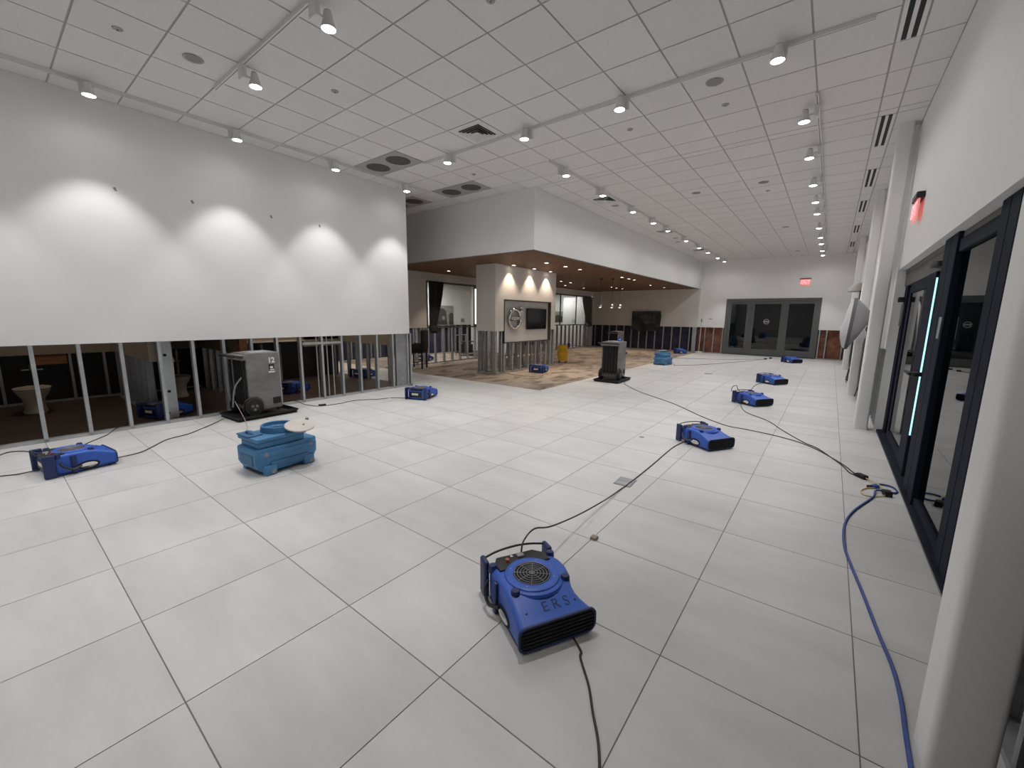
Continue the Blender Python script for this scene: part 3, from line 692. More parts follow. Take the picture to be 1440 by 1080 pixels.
    # side intake: a lens shaped hole with the bright fan wheel
    for sx in (1,):
        MB().lathe([(0,.0),(.085,.0)],(.2105,-.215,.062),22,'x',1,.50).build('side_intake','dkhole',t)
        MB().lathe([(0,.0),(.062,.0),(.066,.001)],(.2125,-.215,.062),20,'x',1,.42).build('fan_wheel','chrome',t)
        MB().bbox(.205,.222,-.34,-.30,.004,.19,.006,2).build('side_rib','bluedk',t)
    MB().tube(catmull([(.218,-.42,.14),(.245,-.40,.10),(.25,-.34,.06),(.235,-.30,.065),(.215,-.27,.07)],5),.010,6).build('cord_strap','black',t)
    for x,y in ((.15,-.06),(-.13,-.06)): MB().cyl((x,y,.158),.005,.012,'z',8).build('screw','black',t)
    for x,y in ((.16,-.05),(-.16,-.05),(.16,-.42),(-.15,-.42)): MB().cyl((x,y,0),.016,.016,'z',10).build('rubber_foot','rubber',t)
    return t
MG = 'blue low profile air movers'
def heading(dx, dy): return math.atan2(-dx, dy)
mv0 = make_mover(); mv0['group'] = MG
mv0['label'] = 'blue air mover with faded letters on its snout, nearest on the pale floor'
mv0.location = (-.915,1.595,0); mv0.rotation_euler = (0,0,heading(.877,-.48))
for k,(ch,x) in enumerate((('E',-.062),('R',0.0),('S',.062))):
    me = text_mesh(ch, .075, .0006, 'ink')
    o = bpy.data.objects.new('marker_letter', me); COL.objects.link(o); o.parent = mv0
    o.location = (-x*1.0-.02,-.066,.1697); o.rotation_euler = (R(21.5),0,math.pi)
movers = [((-.925,5.508),(.857,-.515),'blue air mover beside the long black cord, second in the row from the storefront'),
 ((-.835,8.87),(.83,-.557),'blue air mover with a wire loop on top, third in the storefront row'),
 ((-.835,12.15),(.81,-.587),'blue air mover in front of the entrance doors, fourth in the storefront row'),
 ((-.86,18.72),(.72,-.69),'blue air mover closest to the grey entrance doors'),
 ((-6.15,.72),(-.13,.99),'blue air mover lying by the exposed studs with cords around it'),
 ((-6.42,5.50),(-.36,.93),'blue air mover with a white rear label at the end of the blank wall'),
 ((-6.80,10.30),(-.25,.97),'blue air mover on the stained floor before the logo pillar'),
 ((-5.25,20.2),(.9,.3),'blue air mover against the dark membrane by the corner post'),
 ((-11.6,10.0),(-.3,.95),'blue air mover inside the glazed office by the curtain'),
 ((-8.35,1.92),(-.38,.92),'dark blue air mover behind the studs by the wide punched stud'),
 ((-8.95,4.15),(-.3,.95),'dark blue air mover behind the studs beside the steel dehumidifier'),
 ((-9.75,6.35),(-.3,.95),'dark blue air mover in the service doorway behind the studs')]
for (x,y),(dx,dy),l in movers:
    dup(mv0,(x,y,0),heading(dx,dy),l,MG,skip=('marker_letter',))

# ================================================================== TEAL BLOWERS
def make_teal():
    t = thing('air_scrubber','','air scrubber')
    # long side along y
    lower = MB().loft([[(x*k,y*k2,z) for x,y,_ in [(.205,-.27,0),(.17,-.325,0),(-.17,-.325,0),(-.205,-.27,0),(-.205,.27,0),(-.17,.325,0),(.17,.325,0),(.205,.27,0)]] for z,k,k2 in ((.03,.90,.80),(.06,.97,.90),(.12,1,1),(.255,1,1),(.27,.97,.98))]).build('lower_housing','teal',t)
    for sx in (-1,1):
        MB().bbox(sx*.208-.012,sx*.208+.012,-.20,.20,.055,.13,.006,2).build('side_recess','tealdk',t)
        MB().bbox(sx*.205-.014,sx*.205+.014,-.30,.30,.185,.235,.008,2).build('side_band','teal',t)
        for y in (-.205,.205):
            ft = MB().bbox(sx*.195-.035,sx*.195+.03,y-.06,y+.06,.0,.10,.012,2).build('foot','teal',t)
            MB().cyl((sx*.222 if sx>0 else sx*.222-.006,y+.02,.035),.022,.008,'x',14).build('wheel_bolt','grey',ft)
            MB().cyl((sx*.212 if sx>0 else sx*.212-.008,y*1.15,.215),.020,.010,'x',12).build('latch_bolt','grey',t)
    for sy in (-1,1):
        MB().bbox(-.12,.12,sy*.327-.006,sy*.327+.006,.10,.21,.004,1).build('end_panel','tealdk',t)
    MB().bbox(-.175,.175,-.285,.20,.262,.345,.022,3).build('upper_housing','teal',t)
    MB().bbox(-.195,.195,-.305,.215,.335,.375,.015,2).build('top_deck','teal',t)
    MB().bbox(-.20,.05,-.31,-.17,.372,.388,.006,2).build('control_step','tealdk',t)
    MB().tube(catmull([(-.14,-.24,.385),(-.10,-.25,.41),(-.03,-.25,.41),(.0,-.24,.385)],5),.011,7).build('carry_handle','teal',t)
    MB().lathe([(.165,.36),(.160,.435),(.152,.442),(.140,.438),(.138,.405),(.125,.40),(.122,.39)],(-.02,.02,0),32).build('duct_collar','teal',t)
    MB().lathe([(.10,.392),(.11,.402),(.122,.40)],(-.02,.02,0),28).build('inner_ring','teal',t)
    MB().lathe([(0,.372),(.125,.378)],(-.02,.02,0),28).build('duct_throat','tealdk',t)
    MB().bbox(.10,.17,.14,.20,.372,.41,.008,2).build('hinge_block','tealdk',t)
    return t
TG = 'light blue boxy air scrubbers'
tl0 = make_teal(); tl0['group'] = TG; tl0['label'] = 'light blue boxy air scrubber with an ivory lid tipped on its top'
tl0.location = (-4.58,1.83,0); tl0.rotation_euler = (0,0,R(6)); tl0.scale = (1.0,1.0,1.03)
lid = thing('round_lid','ivory round lid leaning on the nearer light blue air scrubber','lid',(-4.360,1.97,.449),0)
lid.rotation_euler = (R(4),R(12),R(10))
MB().lathe([(0,-.008),(.135,-.008),(.145,-.004),(.145,.008),(.138,.012),(0,.012)],n=32).build('disc','whitecap',lid)
MB().cyl((.02,.03,.012),.012,.006,'z',10).build('centre_stud','tan',lid)
MB().bbox(-.09,-.06,.125,.155,.0,.025,.005,1).build('hinge_tab','grey',lid)
tl1 = dup(tl0,(-4.58,14.72,0),R(-8),'light blue boxy air scrubber standing past the second dehumidifier',TG)
lid2 = thing('round_lid','ivory round lid lying on the farther light blue air scrubber','lid',(-4.66,14.85,.484),0)
lid2.rotation_euler = (R(-2),R(-6),0)
MB().lathe([(0,-.008),(.135,-.008),(.145,-.004),(.145,.008),(.138,.012),(0,.012)],n=32).build('disc','whitecap',lid2)
MB().cyl((.02,.03,.012),.012,.006,'z',10).build('centre_stud','tan',lid2)

# ================================================================== DEHUMIDIFIERS
def make_dehum():
    t = thing('dehumidifier','','dehumidifier')
    # origin centre of base, black face towards -y, +x flank bare steel
    MB().bbox(-.235,.235,-.25,.25,.10,.985,.012,2).build('steel_case','stain',t)
    MB().bbox(-.20,.20,-.262,-.245,.20,.90,.004,1).build('coil_face','dkhole',t)
    for k in range(5): MB().bbox(-.17+.075*k,-.135+.075*k,-.285,-.258,.18,.88,.012,2).build('coil_pipe','black',t)
    MB().bbox(-.245,.245,-.33,-.24,.885,.965,.012,2).build('top_bracket','stain',t)
    MB().tube(catmull([(-.25,-.30,.94),(-.25,-.40,.955),(-.22,-.43,.955),(.22,-.43,.955),(.25,-.40,.955),(.25,-.30,.94)],4),.018,8).build('push_handle','black',t)
    MB().tube(catmull([(.12,-.29,.62),(.05,-.35,.50),(.02,-.38,.36),(.0,-.40,.16)],6),.012,7).build('drain_hose','grey',t)
    for sx in (-1,1):
        w = MB().lathe([(.0,-.028),(.075,-.028),(.085,-.024),(.125,-.026),(.135,-.015),(.135,.015),(.125,.026),(.085,.024),(.075,.028),(0,.028)],(sx*.245,-.20,.165),28,'x').build('wheel','rubber',t)
        MB().lathe([(.0,.0),(.07,.0),(.072,.004)],(sx*.245+(.030 if sx>0 else -.034),-.20,.165),20,'x').build('hub','black',w)
        for k in range(3):
            a = k*2.094+.5; MB().cyl((sx*.245+(.033 if sx>0 else -.037),-.20+.036*math.cos(a),.165+.036*math.sin(a)),.020,.004,'x',12).build('hub_hole','stain',w)
        MB().lathe([(.150,-.02),(.160,0.0),(.150,.02)],(sx*.232,-.20,.165),26,'x').build('wheel_arch','black',t)
    MB().box(.2355,.2385,.10,.225,.17,.27).build('side_vent','dkhole',t,smooth=False)
    for z in (.185,.205,.225,.245): MB().box(.238,.242,.105,.22,z,z+.008).build('vent_slat','black',t,smooth=False)
    for sx in (-.2,.2): MB().bbox(sx-.02,sx+.02,.18,.22,.055,.10,.005,1).build('foot','black',t)
    MB().bbox(-.17,.17,-.16,.2,.984,.995,.004,1).build('filter_lid','steel2',t)
    return t
def make_pan(loc, rotz, label, sx=.34, sy=.46):
    t = thing('drip_pan',label,'tray',loc,rotz,'black drip pans')
    MB().box(-sx+.02,sx-.02,-sy+.02,sy-.02,.004,.014).build('pan_base','black',t,smooth=False)
    r = MB(); o = [(-sx,-sy),(sx,-sy),(sx,sy),(-sx,sy)]; k1, k2 = .05, .012
    def ring(d,z): return [((x-math.copysign(d,x)),(y-math.copysign(d,y)),z) for x,y in o]
    r.loft([ring(.04,.004),ring(.0,.06),ring(-.03,.064),ring(-.03,.072),ring(.012,.070),ring(.045,.014)],caps=False).build('pan_rim','black',t,smooth=False)
    return t
DG = 'steel dehumidifiers'
dh0 = make_dehum(); dh0['group'] = DG; dh0['label'] = 'steel dehumidifier numbered twelve standing before the exposed studs'
dh0.location = (-7.235,2.67,.014); dh0.rotation_euler = (0,0,R(3)); dh0.scale = (1,.98,1.015)
dhs = []
dup(dh0,(-4.38,10.02,.014),R(2),'steel dehumidifier on the edge of the stained floor, blue cap on top',DG,skip=('drain_hose',))
dup(dh0,(-7.62,17.6,.014),R(-8),'steel dehumidifier farthest away before the dark membrane wall',DG,skip=('drain_hose',))
make_pan((-7.21,2.65,0),R(3),'black drip pan under the dehumidifier numbered twelve')
make_pan((-4.36,9.96,0),R(2),'black drip pan under the dehumidifier with the blue cap')
make_pan((-7.60,17.6,0),R(-8),'black drip pan under the farthest dehumidifier')
# number sticker on dehumidifier 12
st_ = MB().box(.2352,.2362,.075,.16,.70,.80).build('sticker','print_black',dh0,smooth=False)
for ch,y,z,s,mm in (('1',.105,.86,.115,'sticker'),('2',.158,.86,.115,'sticker')):
    me = text_mesh(ch, s, .0006, mm, .004)
    o = bpy.data.objects.new('number', me); COL.objects.link(o); o.parent = dh0; o.location = (.2362,y-.01,z)
    o.matrix_local = Matrix(((0,0,1,.2362),(1,0,0,y-.01),(0,1,0,z),(0,0,0,1)))
MB().box(.2362,.2368,.095,.14,.735,.768).box(.2362,.2368,.09,.16,.705,.722).build('sticker_print','sticker',st_,smooth=False)
MB().box(.2352,.236,.07,.165,.668,.69).build('sticker','sticker',dh0,smooth=False)
cap = thing('blue_spray_head','small blue plastic cap on the second dehumidifier','cap',(-4.28,10.08,1.026))
MB().lathe([(0,0),(.055,0),(.05,.03),(.02,.05),(.012,.11),(0,.112)],n=16).build('cap_body','blue',cap)

# ================================================================== MOP BUCKET
t = thing('mop_bucket','yellow wringer mop bucket on casters behind the logo pillar','bucket',(-7.52,12.75,0),R(20))
MB().loft([[(x*k,y*k,z) for x,y in [(.17,-.13),(.13,-.18),(-.13,-.18),(-.17,-.13),(-.17,.13),(-.13,.18),(.13,.18),(.17,.13)]] for z,k in ((.07,.84),(.10,.88),(.38,1.08),(.40,1.12),(.395,1.04),(.2,.92))],caps=False).build('tub','yellow',t)
MB().box(-.14,.14,-.15,.15,.07,.085).build('tub_floor','yellow',t,smooth=False)
wg = MB().loft([[(x*k,y*k+.02,z) for x,y in [(.15,-.10),(-.15,-.10),(-.15,.10),(.15,.10)]] for z,k in ((.30,.75),(.52,1.05),(.62,1.12),(.60,1.02),(.36,.7))],caps=False).build('wringer','yellow',t,smooth=False)
MB().tube([(.17,.05,.5),(.20,.12,.56),(.20,.30,.66)],.012,7).build('wringer_lever','black',t)
MB().bbox(.14,.24,.02,.12,.55,.70,.02,2).build('lever_grip','bluedk',t)
for x in (-.12,.12):
    for y in (-.12,.12):
        c_ = MB().cyl((x-.012,y,.03),.03,.024,'x',14).build('caster','black',t); MB().cyl((x,y,.045),.01,.04,'z',8).build('caster_stem','steel2',c_)

# ================================================================== LOGO, SCREEN ON PILLAR
lg = thing('wall_emblem','large chrome ring emblem with arrow and name bar on the pillar panel','emblem',(PX-.085,9.63,1.55))
MB().torus((.055,0,0),.27,.042,'x',48,10).build('ring','chrome',lg)
MB().loft([[(.03,.19,.17),(.08,.19,.17),(.08,.23,.13),(.03,.23,.13)],[(.03,.28,.26),(.08,.28,.26),(.08,.32,.22),(.03,.32,.22)]]).build('arrow_shaft','chrome',lg,smooth=False)
MB().loft([[(.03,.22,.335),(.03,.36,.335),(.03,.36,.195),(.03,.325,.195),(.03,.325,.30),(.03,.22,.30)],[(.08,.22,.335),(.08,.36,.335),(.08,.36,.195),(.08,.325,.195),(.08,.325,.30),(.08,.22,.30)]]).build('arrow_head','chrome',lg,smooth=False)
MB().bbox(.05,.085,-.30,.30,-.055,.06,.006,1).build('name_bar','print_black',lg)
me = text_mesh('VOLVO', .125, .003, 'sticker', .0015)
o = bpy.data.objects.new('name_letters', me); COL.objects.link(o); o.parent = lg; o.matrix_local = Matrix(((0,0,1,.087),(1.05,0,0,0),(0,1,0,.002),(0,0,0,1)))
tv = thing('television','black flat television screen on the pillar panel beside the emblem','television',(PX-.085,10.785,1.55))
MB().bbox(.01,.055,-.53,.53,-.315,.315,.006,1).build('bezel','black',tv); MB().box(.055,.057,-.515,.515,-.295,.300).build('screen','screen',tv,smooth=False)
# wrapped television on the far lounge wall
tw = thing('television','dark plastic wrapped television on the far lounge wall','television',(-7.58,21.19,1.50))
MB().bbox(-.72,.72,-.07,-.03,-.42,.42,.01,1).build('panel','black',tw)
g = MB(); nx, nz = 16, 12; vv = []
for j in range(nz+1):
    for i in range(nx+1):
        u, v = i/nx*2-1, j/nz*2-1
        w = mnoise.noise(Vector((u*2.2,v*2.2,.3)))
        vv.append((u*(.75+.03*w), -.095+.018*w-.02*abs(u*v), v*.46-(.10*(1-u*u)+.06*w if v < -.8 else 0)))
g.add(vv,[(j*(nx+1)+i,j*(nx+1)+i+1,(j+1)*(nx+1)+i+1,(j+1)*(nx+1)+i) for j in range(nz) for i in range(nx)])
g.build('plastic_sheet','plasticwrap',tw)
MB().box(-.12,.12,-.03,.0,-.15,.15).build('wall_mount','black',tw,smooth=False)

# ================================================================== EXIT SIGNS
ex = thing('exit_sign','red lit exit sign high over the grey entrance doors','exit sign',(-1.05,YF,3.17),0,'exit signs')
MB().bbox(-.20,.20,-.05,-.001,.13,.17,.006,1).build('housing','greyframe',ex)
MB().bbox(-.17,.17,-.032,-.018,-.13,.13,.004,1).build('sign_panel','exitface',ex)
me = text_mesh('EXIT', .20, .004, 'exitred', .006)
o = bpy.data.objects.new('lettering', me); COL.objects.link(o); o.parent = ex; o.matrix_local = Matrix(((.78,0,0,0),(0,0,-1,-.037),(0,1,0,0),(0,0,0,1)))
ex = thing('exit_sign','red lit exit sign seen edge-on above the storefront doors','exit sign',(XR,6.75,2.88),0,'exit signs')
MB().bbox(-.075,-.001,-.17,.17,.10,.17,.008,1).build('housing','black',ex)
MB().bbox(-.055,-.035,-.16,.16,-.13,.10,.004,1).build('sign_panel','exitface',ex)
me = text_mesh('EXIT', .19, .004, 'exitred', .006)
o = bpy.data.objects.new('lettering', me); COL.objects.link(o); o.parent = ex; o.matrix_local = Matrix(((0,0,-1,-.060),(-.78,0,0,0),(0,1,0,-.015),(0,0,0,1)))
MB().bbox(-.05,-.0,.18,.24,-.03,.08,.01,2).build('test_lamp','fixture',ex)

# ================================================================== SOFTBOX, UMBRELLA
sb = thing('softbox','grey fabric softbox lamp facing the showroom behind the second column','softbox',(.60,11.15,0))
def oct_ring(x, zc, h, k=16, yc=0):
    return [(x+.03*math.sin(2*math.pi*i/k), yc+h*.62*math.cos(2*math.pi*i/k), zc+h*math.sin(2*math.pi*i/k)) for i in range(k)]
MB().loft([oct_ring(-.30,1.55,.53),oct_ring(-.24,1.56,.50),oct_ring(-.12,1.60,.33),oct_ring(-.02,1.64,.17),oct_ring(.03,1.66,.10)]).build('shell','fabric',sb)
MB().loft([oct_ring(-.31,1.55,.535),oct_ring(-.25,1.555,.525)]).build('rim_band','fabricdk',sb)
MB().loft([oct_ring(-.305,1.55,.525),oct_ring(-.36,1.55,.45),oct_ring(-.40,1.55,.28),oct_ring(-.415,1.55,.08)]).build('diffuser','softfront',sb)
MB().bbox(-.02,.055,-.06,.06,1.55,1.72,.012,2).build('lamp_head','black',sb)
MB().cyl((.0,0,.05),.014,1.5,'z',10).build('stand_pole','black',sb)
for k in range(3):
    a = k*2.094+.3; MB().tube([(0,0,.32),(.05*math.cos(a),.30*math.sin(a),.012)],.010,6).build('stand_leg','black',sb)
MB().tube(catmull([(.02,-.05,1.55),(-.03,-.10,1.45),(.01,-.12,1.38),(.04,-.08,1.46)],5),.008,6).build('tilt_loop','black',sb)
um = thing('photo_umbrella','brown-grey photo umbrella behind the third column','umbrella',(.50,14.0,0))
MB().lathe([(.0,.22),(.10,.205),(.20,.16),(.28,.08),(.32,0.0)],(-.01,0,2.36),20,sx=.8,caps=False).build('canopy','umbrella',um)
MB().cyl((0,0,.03),.012,2.54,'z',8).build('stand_pole','black',um)
for k in range(3):
    a = k*2.094; MB().tube([(0,0,.4),(.06*math.cos(a),.35*math.sin(a),.012)],.009,6).build('stand_leg','black',um)

# ================================================================== TOILETS
def make_toilet():
    t = thing('toilet','','toilet')
    MB().lathe([(.135,.0),(.14,.02),(.125,.06),(.115,.16),(.13,.24),(.17,.30),(.20,.37),(.205,.39),(.19,.395)],(0,0,0),26,sx=1.25).build('bowl','porcelain',t)
    MB().lathe([(.205,.395),(.21,.41),(.17,.415),(.13,.41),(.125,.395)],(.01,0,0),28,sx=1.28).build('seat','porcelain',t)
    MB().lathe([(0,.33),(.13,.395)],(0,0,0),20,sx=1.2).build('water','tan',t)
    MB().bbox(-.40,-.22,-.12,.12,.20,.40,.03,3).build('rear_shelf','porcelain',t)
    MB().cyl((-.36,0,.40),.016,.25,'z',10).build('flush_pipe','chrome',t)
    MB().lathe([(.0,.0),(.03,.0),(.035,.03),(.035,.10),(.025,.13),(0,.135)],(-.36,0,.62),14).build('flush_valve','chrome',t)
    MB().cyl((-.36,-.12,.66),.012,.24,'y',8).build('supply_pipe','chrome',t)
    return t
t0 = make_toilet(); t0['label'] = 'pale toilet seen between the first studs of the cut wall'; t0['group'] = 'toilets behind the cut wall'; t0.location = (-10.02,.42,0); t0.rotation_euler = (0,0,R(-8))
dup(t0,(-9.93,2.26,0),R(-5),'pale toilet half hidden behind the wide punched stud','toilets behind the cut wall')

# ================================================================== LOUNGE FURNISHINGS
def curtain(label, x, y0, y1, z0, z1, m, tie):
    t = thing('curtain',label,'curtain',(x,0,0),0,'tied back curtains')
    secs = []; n = 28
    for j in range(9):
        v = j/8; z = z1+(z0-z1)*v; k = 1-(1-tie)*v**1.3; row = []
        for i in range(n+1):
            u = i/n; yy = y0+(y1-y0)*u*k if y1 > y0 else y0+(y1-y0)*u*k
            row.append((.03*math.sin(u*math.pi*9)+.04, yy, z))
        for i in range(n,-1,-1): a = row[i]; row.append((a[0]-.012,a[1],a[2]))
        secs.append(row)
    MB().loft(secs).build('drape',m,t)
    MB().lathe([(0,.10),(.10,.09),(.15,0),(.17,-.10),(.10,-.17),(0,-.18)],(.06,y0+(y1-y0)*tie*.55,z0-.02),16).build('tied_bundle',m,t)
    return t
curtain('charcoal curtain tied into a bundle at the first glazed office',LX+.01,9.28,9.95,1.22,2.74,'curtain',.45)
curtain('grey curtain hanging at the glazed office corner',LX+.01,21.05,19.9,1.30,2.72,'curtain2',.45)
pc = thing('framed_print','grey car photograph print on the first office wall','picture',(OX+.004,12.55,1.62))
MB().bbox(.0,.03,-.60,.60,-.43,.43,.004,1).build('print_panel','picbg',pc)
MB().loft([[(x,y,z) for y,z in [(-.58,-.40),(-.58,.15),(-.40,.33),(.0,.30),(.14,.20),(.20,-.40)]] for x in (.030,.032)]).build('dark_shape','picdark',pc,smooth=False)
MB().lathe([(0,.0),(.13,.0)],(.0335,-.40,.02),20,'x',1,1).build('pale_shape','picwhite',pc)
MB().lathe([(0,.0),(.09,.0)],(.0335,-.02,-.10),16,'x',1,.9).build('pale_shape','picbg',pc)
MB().loft([[(x,y,z) for y,z in [(.32,-.40),(.30,.05),(.45,.15),(.58,.08),(.58,-.40)]] for x in (.030,.032)]).build('dark_shape','picdark',pc,smooth=False)
sw = MB().bbox(OX,OX+.012,13.62,13.86,1.32,1.50,.003,1).build('wall_switch','retpanel'); tag(sw,'pale switch plate on the first office wall','switch plate')
MB().box(OX+.012,OX+.016,13.66,13.82,1.36,1.46).build('rocker','grey',sw,smooth=False)
# frosted sidelight in the office front; its backlight is put in as emission
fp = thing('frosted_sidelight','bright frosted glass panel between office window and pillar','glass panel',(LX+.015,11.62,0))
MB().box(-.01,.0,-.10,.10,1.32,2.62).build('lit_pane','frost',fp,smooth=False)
MB().box(-.015,.02,-.15,-.10,CUT+.03,2.70).box(-.015,.02,.10,.13,CUT+.03,2.70).box(-.015,.02,-.10,.10,2.62,2.70).box(-.015,.02,-.10,.10,CUT+.03,1.32).build('frame','greyframe',fp,smooth=False)
# wardrobe doors and print in second office
wd = thing('storage_cabinet','tall white double-door cabinet inside the second glazed office','cabinet',(-11.62,21.06,0),-math.pi/2)
MB().bbox(-.27,.27,-.72,.72,0,2.72,.006,1).build('carcass','white',wd,smooth=False)
for y0,y1 in ((-.71,-.005),(.005,.71)):
    dd = MB().bbox(.272,.295,y0,y1,.03,2.69,.004,1).build('cabinet_door','white',wd,smooth=False)
    MB().bbox(.296,.32,(-.08 if y0<0 else .05),(-.05 if y0<0 else .08),1.3,1.5,.005,1).build('handle','grey',dd)
pc2 = thing('framed_print','dark grey landscape print on the second office wall','picture',(-12.85,YF-.054,1.62),-math.pi/2)
MB().bbox(.0,.03,-.42,.42,-.32,.32,.004,1).build('print_panel','picbg',pc2)
MB().loft([[(x,y,z) for y,z in [(-.40,-.30),(-.40,.0),(-.15,.14),(.1,.04),(.40,.17),(.40,-.30)]] for x in (.030,.032)]).build('dark_shape','picdark',pc2,smooth=False)
# dark upholstered chair by the corridor
ch = thing('armchair','dark leather high chair in the corridor past the blank wall','chair',(-10.05,8.25,0),R(-60))
MB().bbox(-.25,.25,-.25,.25,.48,.62,.04,3).build('seat','rubber',ch)
MB().bbox(-.25,.25,.18,.27,.60,1.18,.035,3).build('backrest','rubber',ch)
for sx in (-1,1):
    MB().bbox(sx*.25-.03,sx*.25+.03,-.22,.24,.60,.76,.02,2).build('armrest','rubber',ch)
    for sy in (-1,1): MB().bbox(sx*.21-.022,sx*.21+.022,sy*.21-.022,sy*.21+.022,0,.49,.004,1).build('leg','black',ch)
MB().bbox(-.20,.20,-.03,.03,.18,.21,.004,1).build('stretcher','black',ch)
eq = thing('office_trolley','dark equipment trolley inside the first glazed office','trolley',(-11.9,12.3,0),R(10))
for z in (.12,.55): MB().bbox(-.25,.25,-.40,.40,z,z+.03,.004,1).build('shelf','black',eq)
for sx in (-.23,.23):
    for sy in (-.38,.38): MB().cyl((sx,sy,.0),.014,.86,'z',8).build('leg','steel2',eq)
MB().bbox(-.2,.2,-.3,.25,.151,.46,.02,2).build('motor_case','black',eq)
MB().tube([(-.23,-.38,.84),(-.23,.38,.84)],.014,8).build('push_bar','steel',eq)
# floor squeegee at the far wall
sq = thing('floor_squeegee','white long-handled floor squeegee leaning by the entrance wall','squeegee',(-4.93,21.16,0))
MB().tube([(0,.0,.05),(-.03,.215,1.45)],.013,8).build('pole','white',sq); MB().tube([(-.03,.215,1.45),(-.034,.235,1.60)],.018,8).build('grip','black',sq)
MB().bbox(-.16,.16,-.035,.035,.0,.06,.012,2).build('head','white',sq)

# ================================================================== FLOOR BITS AND CORDS
fo = thing('floor_outlet','brushed metal floor outlet cover between two air movers','floor outlet',(-1.46,3.775,0),R(3))
MB().bbox(-.085,.085,-.105,.105,-.002,.006,.002,1).build('cover_plate','cover',fo)
MB().box(-.07,.07,-.085,.0,.006,.0075).box(-.07,.07,.01,.09,.006,.0075).build('flap','steel2',fo,smooth=False)
tp = tag(MB().bbox(-1.245,-1.195,2.585,2.635,0,.022,.006,2).build('packing_scrap','tan'),'small tan scrap on a floor joint near the outlet','scrap')
fc = tag(MB().lathe([(0,.006),(.03,.006),(.035,0)],(-1.9,5.42,0),12).build('floor_drain_cap','cover'),'tiny round metal cap set in the floor tiles','floor cap')
fo2 = thing('floor_outlet','thin dark floor outlet far along the tiled floor','floor outlet',(-2.75,13.2,0),R(3))
MB().bbox(-.10,.10,-.085,.085,-.002,.006,.002,1).build('cover_plate','cover',fo2)
MB().box(-.08,.08,-.07,.07,.006,.0075).build('flap','steel2',fo2,smooth=False)
for (x,y),l in (((-1.98,19.64),'small black plug block lying before the entrance doors'),((-1.86,20.16),'tiny black plug lying closest to the entrance doors')):
    pb = thing('cord_plug',l,'plug',(x,y,0)); MB().bbox(-.05,.05,-.09,.09,0,.045,.012,2).build('plug_body','rubber',pb); MB().cyl((0,.09,.022),.012,.04,'y',8).build('strain_relief','black',pb)
def cord(pts, r, m, label, cat='cord', z=.0, plug=None, name='power_cord'):
    P = [(p[0],p[1],(p[2] if len(p) > 2 else r+.001)) for p in pts]
    t = thing(name,label,cat,P[0])
    o0 = Vector(P[0])
    c = catmull(P,6); c = [(v.x,v.y,max(v.z,r+.0005)) for v in c]
    MB().tube([Vector(q)-o0 for q in c], r, 6).build('cable',m,t)
    if plug is not None:
        e = Vector(P[-1])-o0; d = (Vector(P[-1])-Vector(P[-2])); a = math.atan2(d.y,d.x)
        b = MB().bbox(-.03,.03,-.016,.016,-r,.028,.008,2).build('plug',plug,t); b.location = e; b.rotation_euler = (0,0,a)
    return t
cord([(-.90,1.68,.02),(-.80,1.62),(-.78,1.58),(-.68,1.47),(-.61,1.37),(-.53,1.26),(-.46,1.12),(-.40,.95)],.0055,'cord','black cord running from under the nearest air mover towards the camera')
cord([(-1.325,1.832,.225),(-1.345,1.885,.27),(-1.36,2.02,.285),(-1.375,2.25,.20),(-1.40,2.70,.10),(-1.41,3.2,.035),(-1.42,3.55,.008),(-1.41,3.75,.009),(-1.41,4.38),(-1.42,5.18),(-1.38,5.55)],.0055,'cord','black cord arching off the nearest air mover to the next one',plug='pinkcord')
cord([(-4.16,10.3,.10),(-4.0,10.0,.06),(-3.95,9.75),(-3.82,9.52),(-3.19,8.8),(-2.36,8.11),(-2.0,7.75),(-1.57,7.26),(-1.12,6.86),(-.82,6.8),(-.37,6.66),(-.04,6.4),(.25,5.89),(.36,5.59),(.40,5.51)],.0055,'cord','long black cord from the second dehumidifier across the tiles')
cord([(-1.20,8.75,.02),(-1.18,8.62),(-1.01,8.08),(-.64,7.62),(-.40,7.1),(-.12,6.57),(.04,6.36),(.26,5.81),(.33,5.55),(.40,5.47)],.0055,'cord','black cord from the third storefront air mover to the splitter')
cord([(-1.10,9.22,.235),(-1.18,9.7,.12),(-1.27,10.38,.012),(-1.33,11.57),(-1.22,12.25,.02)],.0055,'cord','short black cord between the third and fourth storefront air movers')
cord([(.45,5.42,.02),(.53,5.27,.03),(.575,5.14,.02),(.585,5.02,.015),(.50,4.92),(.42,4.90),(.40,5.0),(.44,5.11),(.52,5.19,.012)],.006,'yellowcord','short yellow cord looped by the storefront sill')
cord([(.52,5.22),(.50,5.25),(.57,5.33),(.645,5.32),(.675,5.22),(.655,5.14),(.58,5.10,.02),(.51,5.06,.02),(.48,4.88),(.33,4.42),(.26,4.06),(.25,3.66),(.28,3.38),(.33,3.02),(.37,2.70),(.405,2.45),(.415,2.25),(.41,2.02),(.405,1.6)],.0085,'bluecord','thick blue cord running along the storefront past the nearest column')
cord([(-6.12,.70,.02),(-6.21,.97),(-6.38,1.13),(-6.61,1.32),(-6.71,1.57),(-6.95,1.84),(-7.18,2.13,.03)],.0055,'cord','black cord from the stud-side air mover to dehumidifier twelve')
cord([(-6.05,.30,.21),(-6.6,.42,.10),(-7.06,.60),(-7.44,.87),(-7.62,1.0,.045),(-7.85,1.1,.02),(-8.1,1.3,.02)],.005,'cord','thin black cord slipping between the studs')
cord([(-6.29,-.7),(-6.31,-.13),(-6.33,-.04),(-6.28,.06),(-6.20,.20,.03)],.0055,'cord','short black cord leaving the stud-side air mover out of frame')
cord([(-6.4,-.7),(-6.45,-.2,.1),(-6.35,.0,.22),(-6.2,.12,.25),(-6.12,.22,.22)],.0055,'cord','black cord arching over the stud-side air mover')
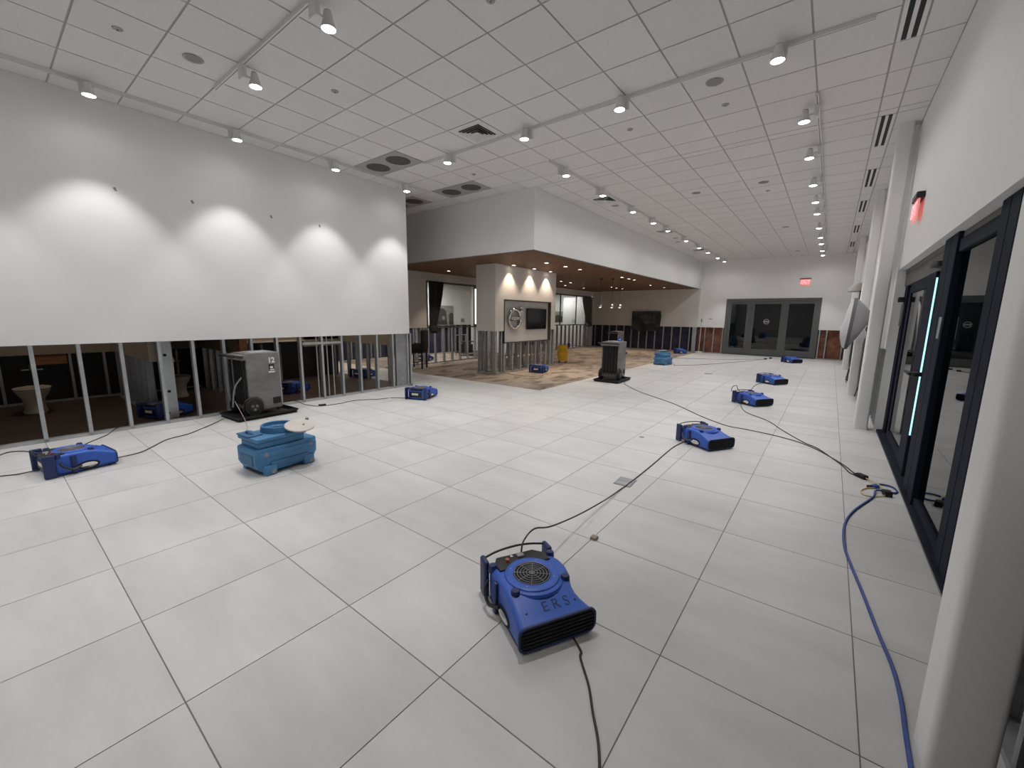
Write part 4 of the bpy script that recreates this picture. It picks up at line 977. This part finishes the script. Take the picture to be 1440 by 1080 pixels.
cord([(-7.9,3.36),(-7.69,3.41,.045),(-7.35,3.46),(-7.05,3.56),(-6.99,3.93),(-7.03,4.24),(-6.80,4.60),(-6.72,4.85),(-6.55,4.95),(-6.30,4.96,.06)],.0055,'cord','black cord between the exposed studs and the label-backed air mover')
cord([(-4.42,15.1,.10),(-4.25,14.95),(-4.08,14.72),(-3.28,16.03),(-2.27,18.66),(-2.02,19.60)],.0055,'cord','black cord from the far air scrubber to the plug block')
cord([(-5.0,17.4),(-3.7,18.03),(-2.75,18.8),(-2.05,19.62)],.0055,'cord','black cord from the stained floor edge to the plug block')
cord([(-6.45,9.86,.02),(-6.28,9.6),(-6.25,9.2),(-6.66,9.07),(-7.2,9.12)],.005,'cord','thin dark cord trailing to the logo pillar')
cord([(-7.02,2.25,.30),(-6.2,2.1,.10),(-5.3,1.75,.04),(-4.95,1.66,.06),(-4.80,1.66,.18)],.004,'pinkcord','thin pale wire from dehumidifier twelve to the air scrubber')
cord([(-1.42,8.93,.215),(-1.40,8.95,.31),(-1.34,8.98,.33),(-1.32,9.0,.27),(-1.28,9.02,.225)],.006,'cord','stiff black wire loop on the third storefront air mover')
pa = thing('cord_splitter','black three-way cord splitter beside the storefront sill','splitter',(.425,5.455,0),R(-50))
MB().bbox(-.055,.055,-.03,.03,0,.042,.012,3).build('splitter_body','rubber',pa)
for y in (-.016,.016): MB().cyl((-.075,y,.02),.010,.03,'x',8).build('strain_relief','black',pa)
pa = thing('cord_adapter','black plug adapter lying in the yellow cord loop','adapter',(.59,5.03,0),R(15))
MB().bbox(-.03,.03,-.035,.035,0,.055,.01,3).build('adapter_body','rubber',pa); MB().bbox(-.028,.028,.035,.06,.01,.045,.006,1).build('plug_nose','black',pa)
pa = thing('cord_connector','blue and black cord connector lying by the yellow loop','connector',(.515,5.20,0),R(35))
MB().bbox(-.03,.035,-.018,.018,0,.034,.01,3).build('connector_body','blue',pa); MB().bbox(-.075,-.028,-.015,.015,.002,.03,.008,2).build('connector_tail','black',pa)
bx_ = thing('cord_tap','flat black cord tap on the floor beside the bare studs','cord tap',(-7.08,3.62,0),R(75))
MB().bbox(-.06,.06,-.03,.03,0,.03,.008,2).build('tap_body','rubber',bx_); MB().box(-.04,.04,-.015,.015,.03,.0315).build('tap_face','grey',bx_,smooth=False)
wt = thing('cord_tie','small white cord tie on the floor beside the label-backed air mover','cord tie',(-6.74,4.80,0),R(60))
MB().bbox(-.03,.03,-.012,.012,0,.028,.006,2).build('tie_body','sticker',wt)
